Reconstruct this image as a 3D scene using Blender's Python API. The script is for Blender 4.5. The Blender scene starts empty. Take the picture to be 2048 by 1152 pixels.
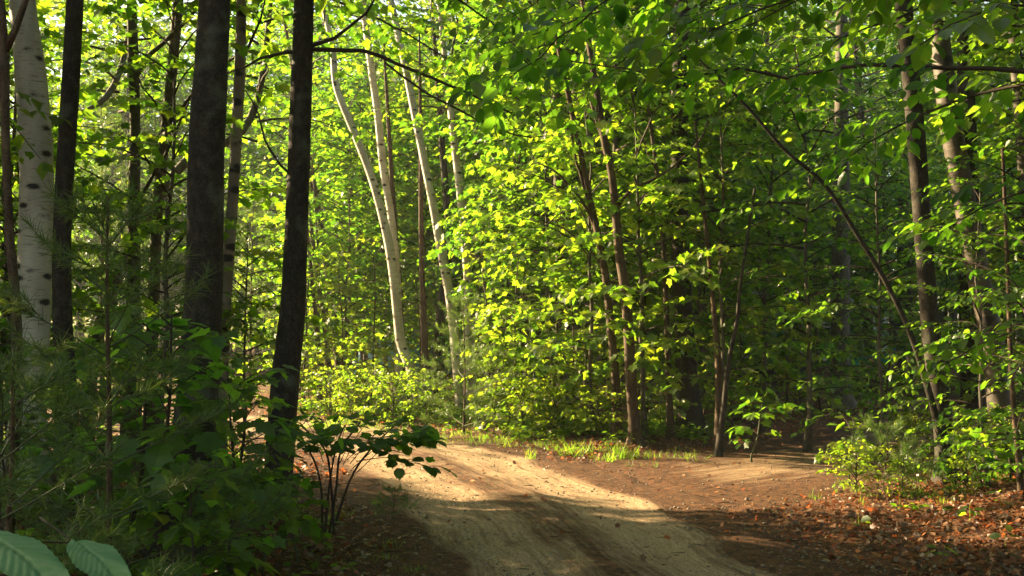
import bpy, math
import numpy as np
from mathutils import Vector

# ------------------------------------------------------------------ camera, sky, sun, exposure
scene = bpy.context.scene
COL = scene.collection
CAM_H, PITCH, FPX = 1.6, math.radians(2.4), 2009.0
cam_data = bpy.data.cameras.new("camera")
cam = bpy.data.objects.new("camera", cam_data)
COL.objects.link(cam)
cam.location = (0, 0, CAM_H)
cam.rotation_euler = (math.radians(90) + PITCH, 0, 0)
cam_data.sensor_width = 36.0
cam_data.lens = 36.0 * FPX / 2048.0
cam_data.clip_end = 2000
scene.camera = cam

SUN_EL = math.radians(20)
SUN_AZ = math.radians(-63)          # from +Y, negative = towards the left
SUND = Vector((math.sin(SUN_AZ) * math.cos(SUN_EL), math.cos(SUN_AZ) * math.cos(SUN_EL), math.sin(SUN_EL)))
world = bpy.data.worlds.new("World")
scene.world = world
world.use_nodes = True
wn = world.node_tree
sky = wn.nodes.new("ShaderNodeTexSky")
sky.sky_type = 'NISHITA'
sky.sun_disc = False
sky.sun_elevation = SUN_EL
sky.sun_rotation = SUN_AZ
sky.air_density = 1.2
sky.dust_density = 2.0
sky.ozone_density = 0.6
wn.links.new(sky.outputs[0], wn.nodes["Background"].inputs[0])
wn.nodes["Background"].inputs[1].default_value = 0.05
sl = bpy.data.lights.new("sun", 'SUN')
sl.energy = 5.0
sl.angle = math.radians(0.6)
sl.color = (1.0, 0.76, 0.43)
so = bpy.data.objects.new("sun", sl)
so.rotation_euler = SUND.to_track_quat('Z', 'Y').to_euler()
so.location = (-20, 15, 12)
COL.objects.link(so)
scene.view_settings.view_transform = 'Standard'
scene.view_settings.look = 'None'
scene.view_settings.exposure = 2.85
scene.view_settings.gamma = 1.0
cy = scene.cycles
cy.max_bounces = 7
cy.diffuse_bounces = 4
cy.glossy_bounces = 2
cy.transmission_bounces = 5
cy.transparent_max_bounces = 4
cy.caustics_reflective = False
cy.caustics_refractive = False
cy.sample_clamp_indirect = 6.0
cy.use_denoising = True

RNG = np.random.default_rng(7)

# ------------------------------------------------------------------ materials
def new_mat(name):
    m = bpy.data.materials.new(name)
    m.use_nodes = True
    nt = m.node_tree
    for n in list(nt.nodes):
        nt.nodes.remove(n)
    return m, nt

def N(nt, t, **kw):
    n = nt.nodes.new(t)
    for k, v in kw.items():
        setattr(n, k, v)
    return n

def ramp(nt, fac, stops, interp='LINEAR'):
    r = N(nt, "ShaderNodeValToRGB")
    r.color_ramp.interpolation = interp
    e = r.color_ramp.elements
    while len(e) < len(stops):
        e.new(0.5)
    for i, (p, c) in enumerate(stops):
        e[i].position = p
        e[i].color = (c[0], c[1], c[2], 1)
    nt.links.new(fac, r.inputs[0])
    return r

def leaf_mat(name, cols, trans, tfac=0.58, rough=0.42, spec=0.45, hue=0.02):
    m, nt = new_mat(name)
    L = nt.links.new
    geo = N(nt, "ShaderNodeNewGeometry")
    info = N(nt, "ShaderNodeObjectInfo")
    r = ramp(nt, geo.outputs["Random Per Island"], [(i / (len(cols) - 1), c) for i, c in enumerate(cols)])
    hs = N(nt, "ShaderNodeHueSaturation")
    mh = N(nt, "ShaderNodeMapRange")
    mh.inputs[3].default_value = 0.5 - hue
    mh.inputs[4].default_value = 0.5 + hue * 0.6
    L(info.outputs["Random"], mh.inputs[0])
    L(mh.outputs[0], hs.inputs["Hue"])
    L(r.outputs[0], hs.inputs["Color"])
    bs = N(nt, "ShaderNodeBsdfPrincipled")
    bs.inputs["Roughness"].default_value = rough
    bs.inputs["Specular IOR Level"].default_value = spec
    L(hs.outputs[0], bs.inputs["Base Color"])
    tr = N(nt, "ShaderNodeBsdfTranslucent")
    mul = N(nt, "ShaderNodeMix", data_type='RGBA', blend_type='MULTIPLY')
    mul.inputs[0].default_value = 1.0
    # transmitted light through the blade, tinted per leaf
    L(hs.outputs[0], mul.inputs[6])
    mul.inputs[7].default_value = (trans[0], trans[1], trans[2], 1)
    L(mul.outputs[2], tr.inputs["Color"])
    mx = N(nt, "ShaderNodeMixShader")
    mx.inputs[0].default_value = tfac
    L(bs.outputs[0], mx.inputs[1])
    L(tr.outputs[0], mx.inputs[2])
    out = N(nt, "ShaderNodeOutputMaterial")
    L(mx.outputs[0], out.inputs[0])
    return m

def bark_mat(name, c0, c1, c2, zs=6.0, xs=24.0, bump=0.6, lichen=0.0):
    m, nt = new_mat(name)
    L = nt.links.new
    tc = N(nt, "ShaderNodeTexCoord")
    mp = N(nt, "ShaderNodeMapping")
    mp.inputs["Scale"].default_value = (xs, xs, zs)
    L(tc.outputs["Object"], mp.inputs[0])
    n1 = N(nt, "ShaderNodeTexNoise")
    n1.inputs["Scale"].default_value = 1.0
    n1.inputs["Detail"].default_value = 6
    n1.inputs["Roughness"].default_value = 0.65
    L(mp.outputs[0], n1.inputs[0])
    n3 = N(nt, "ShaderNodeTexNoise")
    n3.inputs["Scale"].default_value = 75.0
    n3.inputs["Detail"].default_value = 3
    L(tc.outputs["Object"], n3.inputs[0])
    mix3 = N(nt, "ShaderNodeMath", operation='MULTIPLY_ADD')
    L(n3.outputs[0], mix3.inputs[0]); mix3.inputs[1].default_value = 0.45
    sc3 = N(nt, "ShaderNodeMath", operation='MULTIPLY')
    L(n1.outputs[0], sc3.inputs[0]); sc3.inputs[1].default_value = 0.58
    L(sc3.outputs[0], mix3.inputs[2])
    r = ramp(nt, mix3.outputs[0], [(0.38, c0), (0.52, c1), (0.68, c2)])
    n2 = N(nt, "ShaderNodeTexNoise")
    n2.inputs["Scale"].default_value = 5.0
    n2.inputs["Detail"].default_value = 4
    L(tc.outputs["Object"], n2.inputs[0])
    mx = N(nt, "ShaderNodeMix", data_type='RGBA')
    rr = ramp(nt, n2.outputs[0], [(0.55, (0, 0, 0)), (0.72, (lichen, lichen, lichen))])
    L(rr.outputs[0], mx.inputs[0])
    L(r.outputs[0], mx.inputs[6])
    mx.inputs[7].default_value = (0.15, 0.17, 0.12, 1)
    bs = N(nt, "ShaderNodeBsdfPrincipled")
    bs.inputs["Roughness"].default_value = 0.85
    bs.inputs["Specular IOR Level"].default_value = 0.25
    L(mx.outputs[2], bs.inputs["Base Color"])
    bp = N(nt, "ShaderNodeBump")
    bp.inputs["Strength"].default_value = bump
    bp.inputs["Distance"].default_value = 0.012
    L(mix3.outputs[0], bp.inputs["Height"])
    L(bp.outputs[0], bs.inputs["Normal"])
    out = N(nt, "ShaderNodeOutputMaterial")
    L(bs.outputs[0], out.inputs[0])
    return m

def birch_mat(name, white, shade, marks=0.17, dash=0.60):
    m, nt = new_mat(name)
    L = nt.links.new
    tc = N(nt, "ShaderNodeTexCoord")
    def nz(scale, det, vec_scale):
        mp = N(nt, "ShaderNodeMapping")
        mp.inputs["Scale"].default_value = vec_scale
        L(tc.outputs["Object"], mp.inputs[0])
        n = N(nt, "ShaderNodeTexNoise")
        n.inputs["Scale"].default_value = scale
        n.inputs["Detail"].default_value = det
        L(mp.outputs[0], n.inputs[0])
        return n
    base = nz(1.0, 4, (6, 6, 2.5))
    r = ramp(nt, base.outputs[0], [(0.3, shade), (0.65, white)])
    d = nz(1.0, 2, (9, 9, 90))                 # fine horizontal lenticels
    rd = ramp(nt, d.outputs[0], [(dash, (0, 0, 0)), (dash + 0.06, (0.75, 0.75, 0.75))])
    wob = nz(1.0, 3, (22, 22, 40))
    mpe = N(nt, "ShaderNodeMapping")
    mpe.inputs["Scale"].default_value = (4.2, 4.2, 8.5)
    L(tc.outputs["Object"], mpe.inputs[0])
    add = N(nt, "ShaderNodeMix", data_type='RGBA', blend_type='ADD')
    add.inputs[0].default_value = 0.22
    L(mpe.outputs[0], add.inputs[6]); L(wob.outputs[1], add.inputs[7])
    b = N(nt, "ShaderNodeTexVoronoi")          # dark eyes where branches fell
    b.inputs["Scale"].default_value = 1.0
    L(add.outputs[2], b.inputs[0])
    rb = ramp(nt, b.outputs["Distance"], [(marks, (1, 1, 1)), (marks + 0.07, (0.35, 0.35, 0.35)), (marks + 0.16, (0, 0, 0))])
    m1 = N(nt, "ShaderNodeMix", data_type='RGBA')
    L(rd.outputs[0], m1.inputs[0])
    L(r.outputs[0], m1.inputs[6])
    m1.inputs[7].default_value = (0.16, 0.12, 0.09, 1)
    m2 = N(nt, "ShaderNodeMix", data_type='RGBA')
    L(rb.outputs[0], m2.inputs[0])
    L(m1.outputs[2], m2.inputs[6])
    m2.inputs[7].default_value = (0.02, 0.017, 0.015, 1)
    bs = N(nt, "ShaderNodeBsdfPrincipled")
    bs.inputs["Roughness"].default_value = 0.6
    bs.inputs["Specular IOR Level"].default_value = 0.3
    L(m2.outputs[2], bs.inputs["Base Color"])
    bp = N(nt, "ShaderNodeBump")
    bp.inputs["Strength"].default_value = 0.35
    bp.inputs["Distance"].default_value = 0.006
    bp.invert = True
    L(b.outputs[0], bp.inputs["Height"])
    L(bp.outputs[0], bs.inputs["Normal"])
    out = N(nt, "ShaderNodeOutputMaterial")
    L(bs.outputs[0], out.inputs[0])
    return m

def plain_mat(name, col, rough=0.6, spec=0.4, metal=0.0, noise=0.0):
    m, nt = new_mat(name)
    L = nt.links.new
    bs = N(nt, "ShaderNodeBsdfPrincipled")
    bs.inputs["Roughness"].default_value = rough
    bs.inputs["Specular IOR Level"].default_value = spec
    bs.inputs["Metallic"].default_value = metal
    tc = N(nt, "ShaderNodeTexCoord")
    n = N(nt, "ShaderNodeTexNoise")
    n.inputs["Scale"].default_value = 4.0
    n.inputs["Detail"].default_value = 5
    L(tc.outputs["Object"], n.inputs[0])
    lo = tuple(c * (1 - noise) for c in col)
    hi = tuple(min(1, c * (1 + noise)) for c in col)
    r = ramp(nt, n.outputs[0], [(0.3, lo), (0.7, hi)])
    L(r.outputs[0], bs.inputs["Base Color"])
    out = N(nt, "ShaderNodeOutputMaterial")
    L(bs.outputs[0], out.inputs[0])
    return m

TR = (4.1, 4.4, 1.4)
M_MAPLE = leaf_mat("maple_leaf", [(0.020, 0.052, 0.008), (0.040, 0.085, 0.012), (0.052, 0.105, 0.012), (0.072, 0.125, 0.014), (0.105, 0.14, 0.016)], TR)
M_BEECH = leaf_mat("beech_leaf", [(0.020, 0.055, 0.009), (0.038, 0.085, 0.012), (0.050, 0.105, 0.013), (0.075, 0.125, 0.015)], TR, rough=0.36, spec=0.5)
M_FAR = leaf_mat("canopy_leaf", [(0.02, 0.05, 0.009), (0.04, 0.08, 0.012), (0.055, 0.1, 0.014), (0.085, 0.128, 0.016)], TR, hue=0.03)
M_SHRUB = leaf_mat("shrub_leaf", [(0.045, 0.085, 0.012), (0.075, 0.12, 0.014), (0.12, 0.14, 0.018)], TR, hue=0.02)
M_DARK = leaf_mat("shade_leaf", [(0.035, 0.08, 0.016), (0.055, 0.108, 0.018), (0.08, 0.13, 0.022)], (4.2, 4.4, 1.5), hue=0.01)
M_NEEDLE = leaf_mat("pine_needle", [(0.04, 0.078, 0.024), (0.06, 0.10, 0.028), (0.10, 0.13, 0.03)], (2.4, 2.6, 1.4), tfac=0.4, rough=0.35)
M_GRASS = leaf_mat("grass_blade", [(0.05, 0.11, 0.015), (0.08, 0.13, 0.02), (0.12, 0.13, 0.03)], TR)
M_LITTER = leaf_mat("fallen_leaf", [(0.03, 0.014, 0.009), (0.10, 0.032, 0.014), (0.24, 0.085, 0.032), (0.08, 0.048, 0.03), (0.30, 0.17, 0.09), (0.04, 0.022, 0.016), (0.10, 0.07, 0.05), (0.32, 0.26, 0.2)], (2.2, 1.6, 1.2), tfac=0.4, rough=0.38, hue=0.0)
M_BARK = bark_mat("dark_bark", (0.012, 0.010, 0.008), (0.030, 0.024, 0.018), (0.07, 0.058, 0.043), zs=16.0, xs=22.0, lichen=0.4)
M_BARK_GREY = bark_mat("grey_bark", (0.04, 0.034, 0.028), (0.09, 0.078, 0.062), (0.16, 0.14, 0.11), zs=14.0, xs=20.0, lichen=0.5, bump=0.4)
M_BARK_BROWN = bark_mat("brown_bark", (0.025, 0.015, 0.010), (0.07, 0.045, 0.028), (0.14, 0.095, 0.06), lichen=0.2)
M_BIRCH = birch_mat("paper_birch_bark", (0.58, 0.52, 0.44), (0.36, 0.31, 0.25))
M_BIRCH_NEAR = birch_mat("white_birch_bark", (0.52, 0.49, 0.44), (0.33, 0.30, 0.26), marks=0.17, dash=0.60)
M_BIRCH_DARK = birch_mat("dark_birch_bark", (0.10, 0.082, 0.062), (0.025, 0.02, 0.016), marks=0.26, dash=0.60)
M_BIRCH_GREY = birch_mat("grey_birch_bark", (0.26, 0.22, 0.17), (0.10, 0.08, 0.06), marks=0.26, dash=0.60)
M_TWIG = plain_mat("twig_bark", (0.045, 0.033, 0.024), 0.8, 0.25, noise=0.3)
M_STEM = plain_mat("green_stem", (0.06, 0.07, 0.03), 0.6, 0.3, noise=0.3)

# ------------------------------------------------------------------ mesh helpers
class MB:
    def __init__(self):
        self.v, self.f, self.n = [], [], 0
        self.uv = None
    def add(self, verts, faces, mat=0):
        verts = np.asarray(verts, np.float32).reshape(-1, 3)
        faces = np.asarray(faces, np.int64)
        self.v.append(verts)
        self.f.append((faces + self.n, mat))
        self.n += len(verts)
    def mesh(self, name, mats, smooth=False):
        me = bpy.data.meshes.new(name)
        V = np.concatenate(self.v)
        me.vertices.add(len(V))
        me.vertices.foreach_set("co", V.ravel())
        idx, tot, mi = [], [], []
        for f, m in self.f:
            idx.append(f.ravel())
            tot.append(np.full(len(f), f.shape[1], np.int32))
            mi.append(np.full(len(f), m, np.int32))
        idx = np.concatenate(idx).astype(np.int32)
        tot = np.concatenate(tot)
        mi = np.concatenate(mi)
        st = np.concatenate([[0], np.cumsum(tot)[:-1]]).astype(np.int32)
        me.loops.add(len(idx))
        me.loops.foreach_set("vertex_index", idx)
        me.polygons.add(len(tot))
        me.polygons.foreach_set("loop_start", st)
        me.polygons.foreach_set("loop_total", tot.astype(np.int32))
        me.polygons.foreach_set("material_index", mi)
        if smooth is True:
            me.polygons.foreach_set("use_smooth", np.ones(len(tot), bool))
        elif smooth is not False:      # set of material indices to smooth
            me.polygons.foreach_set("use_smooth", np.isin(mi, list(smooth)))
        for m in mats:
            me.materials.append(m)
        me.update(calc_edges=True)
        return me
    def obj(self, name, mats, parent=None, smooth=False):
        o = bpy.data.objects.new(name, self.mesh(name, mats, smooth))
        COL.objects.link(o)
        if parent is not None:
            o.parent = parent
        return o

def unit(a):
    return a / (np.linalg.norm(a, axis=-1, keepdims=True) + 1e-9)

def resample(path, step):
    """Catmull-Rom through the points, resampled at about STEP."""
    P = np.asarray(path, float)
    if len(P) < 3:
        n = max(2, int(np.linalg.norm(P[-1] - P[0]) / step) + 1)
        t = np.linspace(0, 1, n)[:, None]
        return P[0] * (1 - t) + P[-1] * t
    E = np.vstack([2 * P[0] - P[1], P, 2 * P[-1] - P[-2]])
    out = []
    for i in range(1, len(E) - 2):
        a, b, c, d = E[i - 1:i + 3]
        n = max(1, int(np.linalg.norm((c - b)[:3]) / step))
        t = (np.arange(n) / n)[:, None]
        out.append(0.5 * (2 * b + (c - a) * t + (2 * a - 5 * b + 4 * c - d) * t ** 2 + (3 * b - a - 3 * c + d) * t ** 3))
    out.append(P[-1][None])
    return np.concatenate(out)

def tube(mb, path, rad, sides=6, mat=0, lump=0.0, rng=None):
    P = np.asarray(path, float)
    n = len(P)
    R = np.broadcast_to(np.asarray(rad, float), (n,)) if np.ndim(rad) == 0 else np.asarray(rad, float)
    T = unit(np.gradient(P, axis=0))
    t0 = T[0]
    ref = np.array([1.0, 0, 0]) if abs(t0[0]) < 0.8 else np.array([0, 1.0, 0])
    U = unit(ref - T * (T @ ref)[:, None])
    V = np.cross(T, U)
    a = np.arange(sides) * 2 * math.pi / sides
    ca, sa = np.cos(a), np.sin(a)
    rr = np.repeat(R[:, None], sides, 1)
    if lump and rng is not None:
        ph = rng.uniform(0, 6.28, 6)
        z = np.linspace(0, 1, n)[:, None] * n * 0.35
        rr = rr * (1 + lump * (np.sin(2 * a[None] + ph[0] + 0.4 * z) * 0.5 + np.sin(3 * a[None] + ph[1] + z * 0.7) * 0.35 + np.sin(z + ph[2]) * 0.4
                               + rng.normal(0, 0.25, (n, sides))))
    X = P[:, None] + rr[..., None] * (U[:, None] * ca[None, :, None] + V[:, None] * sa[None, :, None])
    i = np.arange(n - 1)[:, None] * sides
    j = np.arange(sides)[None]
    k = (j + 1) % sides
    F = np.stack([i + j, i + k, i + sides + k, i + sides + j], -1).reshape(-1, 4)
    base = mb.n
    mb.add(X.reshape(-1, 3), F, mat)
    if sides > 4:
        mb.f.append((np.arange(sides)[None][:, ::-1] + base, mat))
        mb.f.append((np.arange(sides)[None] + base + (n - 1) * sides, mat))

# leaf templates: (verts with x across, y along, z up; faces as triangles)
def fan(half, cz=0.02, fold=0.12, droop=0.16, cy_=0.38):
    half = np.array(half, float)
    right = half
    left = half[1:-1][::-1] * np.array([-1, 1])
    out = np.vstack([right, left])
    v = np.zeros((len(out) + 1, 3))
    v[1:, :2] = out
    v[0, 1] = cy_
    v[:, 2] = fold * np.abs(v[:, 0]) - droop * v[:, 1] ** 2
    n = len(out)
    f = np.array([[0, 1 + i, 1 + (i + 1) % n] for i in range(n)])
    return v, f

def blade(ys, ws, fold=0.18, droop=0.18):
    v = [(0, y, -droop * y * y) for y in ys]
    n = len(ys)
    f = []
    for s in (1, -1):
        o = len(v)
        for y, w in zip(ys[1:-1], ws):
            v.append((s * w, y, fold * w - droop * y * y))
        m = n - 2
        q = []
        q.append((0, o, 1))
        for i in range(m - 1):
            q.append((1 + i, o + i, o + i + 1))
            q.append((1 + i, o + i + 1, 2 + i))
        q.append((m, o + m - 1, n - 1))
        f += [t if s > 0 else t[::-1] for t in q]
    return np.array(v, float), np.array(f)

L_MAPLE = fan([(0, 0), (0.16, -0.08), (0.44, 0.08), (0.34, 0.27), (0.56, 0.56), (0.33, 0.58), (0.25, 0.66), (0.17, 0.8), (0, 1.0)])
L_MAPLE_LOW = fan([(0, 0), (0.42, 0.06), (0.33, 0.28), (0.54, 0.57), (0.24, 0.64), (0, 1.0)])
L_BEECH = blade([0, 0.14, 0.38, 0.64, 0.86, 1.0], [0.19, 0.30, 0.27, 0.13])
L_BEECH_LOW = blade([0, 0.2, 0.6, 1.0], [0.24, 0.27])
L_FAR = blade([0, 0.42, 1.0], [0.34])
L_ROUND = fan([(0, 0), (0.25, 0.02), (0.45, 0.25), (0.46, 0.5), (0.3, 0.78), (0.1, 0.9), (0, 1.0)], droop=0.1)
L_CURL = fan([(0, 0), (0.3, 0.1), (0.38, 0.4), (0.25, 0.75), (0, 1.0)], fold=0.35, droop=-0.25)

def leaves(mb, P, A, Nn, S, tmpl, mat=0):
    tv, tf = tmpl
    P = np.asarray(P, float)
    A = unit(np.asarray(A, float))
    Nn = np.asarray(Nn, float)
    side = unit(np.cross(A, Nn))
    nn = np.cross(side, A)
    S = np.broadcast_to(np.asarray(S, float), (len(P),))
    X = P[:, None] + S[:, None, None] * (tv[None, :, 0:1] * side[:, None] + tv[None, :, 1:2] * A[:, None] + tv[None, :, 2:3] * nn[:, None])
    F = (np.arange(len(P))[:, None, None] * len(tv) + tf[None]).reshape(-1, 3)
    mb.add(X.reshape(-1, 3), F, mat)

class Foliage:
    """Collects leaf placements and twigs, then writes them into a mesh builder."""
    def __init__(self, rng):
        self.rng, self.P, self.A, self.N, self.S = rng, [], [], [], []
        self.twigs = []
    def twig(self, path, r0, lsize, spacing, jitter=0.35, start=0.12, droop=0.3, fork=0.9):
        rng = self.rng
        P = np.asarray(path, float)
        seg = np.linalg.norm(np.diff(P, axis=0), axis=1)
        cum = np.concatenate([[0], np.cumsum(seg)])
        L = cum[-1]
        self.twigs.append((P, np.linspace(r0, max(0.0012, r0 * 0.35), len(P))))
        s = np.arange(L * start, L, spacing)
        if len(s) == 0:
            s = np.array([L * 0.7])
        s = s + rng.uniform(-0.3, 0.3, len(s)) * spacing
        s = np.append(np.clip(s, 0, L), L)
        pos = np.stack([np.interp(s, cum, P[:, k]) for k in range(3)], -1)
        T = unit(np.gradient(P, axis=0))
        t = np.stack([np.interp(s, cum, T[:, k]) for k in range(3)], -1)
        n = len(s)
        side = np.where(np.arange(n) % 2 == 0, 1.0, -1.0)
        side[-1] = 0
        h = unit(np.cross(t, np.array([0, 0, 1.0])) + 1e-6)
        ang = fork + rng.normal(0, 0.25, n)
        a = t * np.cos(ang)[:, None] + h * (np.sin(ang) * side)[:, None]
        a[:, 2] -= droop * rng.uniform(0.3, 1.5, n)
        a = unit(a + rng.normal(0, 0.15, (n, 3)))
        nr = unit(np.array([0, 0, 1.0]) + rng.normal(0, jitter, (n, 3)))
        self.P.append(pos + a * lsize * 0.18)
        self.A.append(a)
        self.N.append(nr)
        self.S.append(lsize * rng.uniform(0.5, 1.3, n))
    def spray(self, path, r0, lsize, spacing, twig_step=0.2, twig_len=0.5, t0=0.2, r1=0.003, jitter=0.35, sides=5, droop=0.3):
        """A branch along PATH with alternate leafy twigs in its plane."""
        rng = self.rng
        P = np.asarray(path, float)
        seg = np.linalg.norm(np.diff(P, axis=0), axis=1)
        cum = np.concatenate([[0], np.cumsum(seg)])
        L = cum[-1]
        self.twigs.append((P, np.linspace(r0, r1, len(P))))
        T = unit(np.gradient(P, axis=0))
        s = L * t0
        sd = 1 if rng.random() < 0.5 else -1
        while s < L * 0.97:
            u = s / L
            p = np.array([np.interp(s, cum, P[:, k]) for k in range(3)])
            t = np.array([np.interp(s, cum, T[:, k]) for k in range(3)])
            h = unit(np.cross(t, np.array([0, 0, 1.0])))
            ang = rng.uniform(0.5, 1.1)
            d = t * math.cos(ang) + h * math.sin(ang) * sd
            d[2] = d[2] * 0.5 + rng.uniform(-0.15, 0.2)
            d = unit(d)
            l = twig_len * rng.uniform(0.6, 1.25) * (1 - 0.55 * u)
            q = np.array([p, p + d * l * 0.5 + np.array([0, 0, 0.03 * l]), p + d * l + np.array([0, 0, -0.12 * l])])
            q[1] += rng.normal(0, 0.03 * l, 3)
            self.twig(q, 0.002 + 0.003 * l, lsize, spacing, jitter=jitter, droop=droop)
            sd = -sd
            s += twig_step * rng.uniform(0.7, 1.3)
        self.twig(P[-3:], r1, lsize, spacing, start=0.3, jitter=jitter, droop=droop)
    def write(self, mb, tmpl, leaf_i=0, twig_i=1, twig_sides=3, min_r=0.0):
        for P, r in self.twigs:
            if r[0] >= min_r:
                tube(mb, P, r, sides=5 if r[0] > 0.012 else twig_sides, mat=twig_i)
        leaves(mb, np.concatenate(self.P), np.concatenate(self.A), np.concatenate(self.N), np.concatenate(self.S), tmpl, leaf_i)

def arch(rng, p0, az, elev, L, n=6, sag=0.9):
    """A branch that leaves at ELEV and bends towards the horizontal (or below)."""
    pts = [np.array(p0, float)]
    e = elev
    a = az
    for i in range(n):
        d = np.array([math.cos(a) * math.cos(e), math.sin(a) * math.cos(e), math.sin(e)])
        pts.append(pts[-1] + d * L / n)
        e -= sag / n * rng.uniform(0.6, 1.4)
        a += rng.normal(0, 0.12)
    return np.array(pts)

def broad_tree(seed, H, base, R, nb, tmpl, lsize, trunk_r, mats, spacing=0.07, twig_step=0.2, twig_len=0.6, sag=0.8, prof=lambda t: math.sin(math.pi * (0.18 + 0.75 * t)) ** 0.7, elev=(0.25, 0.9), twig_min=0.0, wob=0.1, jitter=0.42):
    """Returns (trunk mesh, crown mesh) of one kind of tree, base at the origin."""
    rng = np.random.default_rng(seed)
    n = max(5, int(H / 0.5))
    z = np.linspace(-0.15, H, n)
    px = np.cumsum(rng.normal(0, wob / math.sqrt(n), n))
    py = np.cumsum(rng.normal(0, wob / math.sqrt(n), n))
    path = np.stack([px - px[0], py - py[0], z], -1)
    rad = trunk_r * (1 - z.clip(0) / H) ** 0.8 + 0.006
    rad[0] *= 2.0
    tb = MB()
    pp = resample(np.c_[path, rad], 0.3)
    tube(tb, pp[:, :3], pp[:, 3], sides=9, lump=0.06, rng=rng)
    fo = Foliage(rng)
    for i in range(nb):
        t = (i + rng.random()) / nb
        h = base + (H - base) * t
        p = np.array([np.interp(h, z, path[:, k]) for k in range(3)])
        L = R * prof(t) * rng.uniform(0.65, 1.15)
        e = elev[0] + (elev[1] - elev[0]) * t + rng.normal(0, 0.15)
        b = arch(rng, p, i * 2.4 + rng.normal(0, 0.4), e, L, sag=sag)
        fo.spray(b, 0.004 + 0.007 * L, lsize, spacing, twig_step, twig_len * (0.5 + 0.5 * L / R), jitter=jitter)
    cb = MB()
    fo.write(cb, tmpl, min_r=twig_min)
    return tb.mesh("trunk", [mats[1]], True), cb.mesh("crown", [mats[0], M_TWIG], {1})

def pine_tree(seed, H, R, step, trunk_r, nl=0.09, per=62, nw=0.0019, tuft=0.2, lower=0.15):
    rng = np.random.default_rng(seed)
    path = np.stack([0.02 * np.sin(np.linspace(0, 5, 12)), 0.02 * np.cos(np.linspace(0, 4, 12)), np.linspace(-0.1, H, 12)], -1)
    tb = MB()
    tube(tb, path, np.linspace(trunk_r, 0.006, 12), sides=8, lump=0.05, rng=rng)
    shoots, wood = [], []
    h = lower
    while h < H - 0.1:
        u = (h - lower) / (H - lower)
        k = rng.integers(4, 6)
        a0 = rng.uniform(0, 6.28)
        for j in range(k):
            L = R * (1 - u) ** 0.75 * rng.uniform(0.75, 1.15) + 0.12
            b = arch(rng, (path[0, 0], path[0, 1], h + rng.uniform(-0.04, 0.04)), a0 + j * 6.28 / k + rng.normal(0, 0.2), 0.25 + 0.5 * u, L, n=6, sag=-0.25 + 0.5 * rng.random())
            wood.append((b, np.linspace(0.003 + 0.004 * L, 0.0015, len(b))))
            shoots.append(b[-3:])
            m = int(L / 0.15)
            for q in range(m):
                t = 0.3 + 0.65 * (q + rng.random()) / max(1, m)
                i = min(len(b) - 2, int(t * (len(b) - 1)))
                p = b[i] + (b[i + 1] - b[i]) * rng.random()
                d = unit(b[i + 1] - b[i])
                s = np.cross(d, [0, 0, 1.0]) * (1 if q % 2 else -1)
                dd = unit(d * 0.8 + s * rng.uniform(0.4, 0.9) + np.array([0, 0, rng.uniform(-0.1, 0.3)]))
                l = (0.12 + 0.25 * L * (1 - t)) * rng.uniform(0.8, 1.3)
                tw = np.array([p, p + dd * l * 0.5, p + dd * l + np.array([0, 0, 0.03])])
                wood.append((tw, np.array([0.002, 0.0015, 0.001])))
                shoots.append(tw)
        h += step * rng.uniform(0.85, 1.15)
    shoots.append(path[-3:])
    cb = MB()
    for p, r in wood:
        tube(cb, p, r, sides=4, mat=1)
    P, A, S = [], [], []
    for s in shoots:
        seg = np.linalg.norm(np.diff(s, axis=0), axis=1).sum()
        n = int(per * max(1, min(3.0, seg / tuft)))
        t = 1 - rng.random(n) ** 1.2 * min(1.0, tuft * 1.3 / max(seg, 1e-3))
        x = t * (len(s) - 1)
        i = np.minimum(x.astype(int), len(s) - 2)
        fr = (x - i)[:, None]
        p = s[i] * (1 - fr) + s[i + 1] * fr
        d = unit(s[i + 1] - s[i])
        a = unit(d * rng.uniform(0.45, 1.3, n)[:, None] + unit(rng.normal(0, 1, (n, 3))) * 0.8 + np.array([0, 0, -0.12]))
        P.append(p); A.append(a); S.append(nl * rng.uniform(0.75, 1.15, n))
    P, A, S = map(np.concatenate, (P, A, S))
    nn = unit(np.cross(A, rng.normal(0, 1, A.shape)))
    k = nw / nl
    tv = np.array([(-k, 0, 0), (k, 0, 0), (k * 0.7, 0.6, -0.03), (0, 1, -0.10), (-k * 0.7, 0.6, -0.03)])
    tf = np.array([(0, 1, 2), (0, 2, 4), (4, 2, 3)])
    leaves(cb, P, A, nn, S, (tv, tf), 0)
    return tb.mesh("trunk", [M_BARK_BROWN], True), cb.mesh("crown", [M_NEEDLE, M_STEM], {1})

def empty(name, loc, label, cat, group=None):
    o = bpy.data.objects.new(name, None)
    o.empty_display_size = 0.3
    COL.objects.link(o)
    o.location = loc
    o["label"] = label
    o["category"] = cat
    if group:
        o["group"] = group
    return o

def part(name, mesh, parent, loc=(0, 0, 0), rz=0.0, scale=1.0):
    o = bpy.data.objects.new(name, mesh)
    COL.objects.link(o)
    o.parent = parent
    o.location = loc
    o.rotation_euler = (0, 0, rz)
    if np.ndim(scale) == 0:
        scale = (scale,) * 3
    o.scale = scale
    return o

# ------------------------------------------------------------------ picture position -> world
CP, SP = math.cos(PITCH), math.sin(PITCH)
def at(px, py, Y):
    """World point at forward distance Y seen at photo position (px, py)."""
    cx, cz = (px - 1024) / FPX, (576 - py) / FPX
    d = np.array([cx, CP - SP * cz, SP + CP * cz])
    k = Y / d[1]
    return np.array([d[0] * k, Y, CAM_H + d[2] * k])

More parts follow.
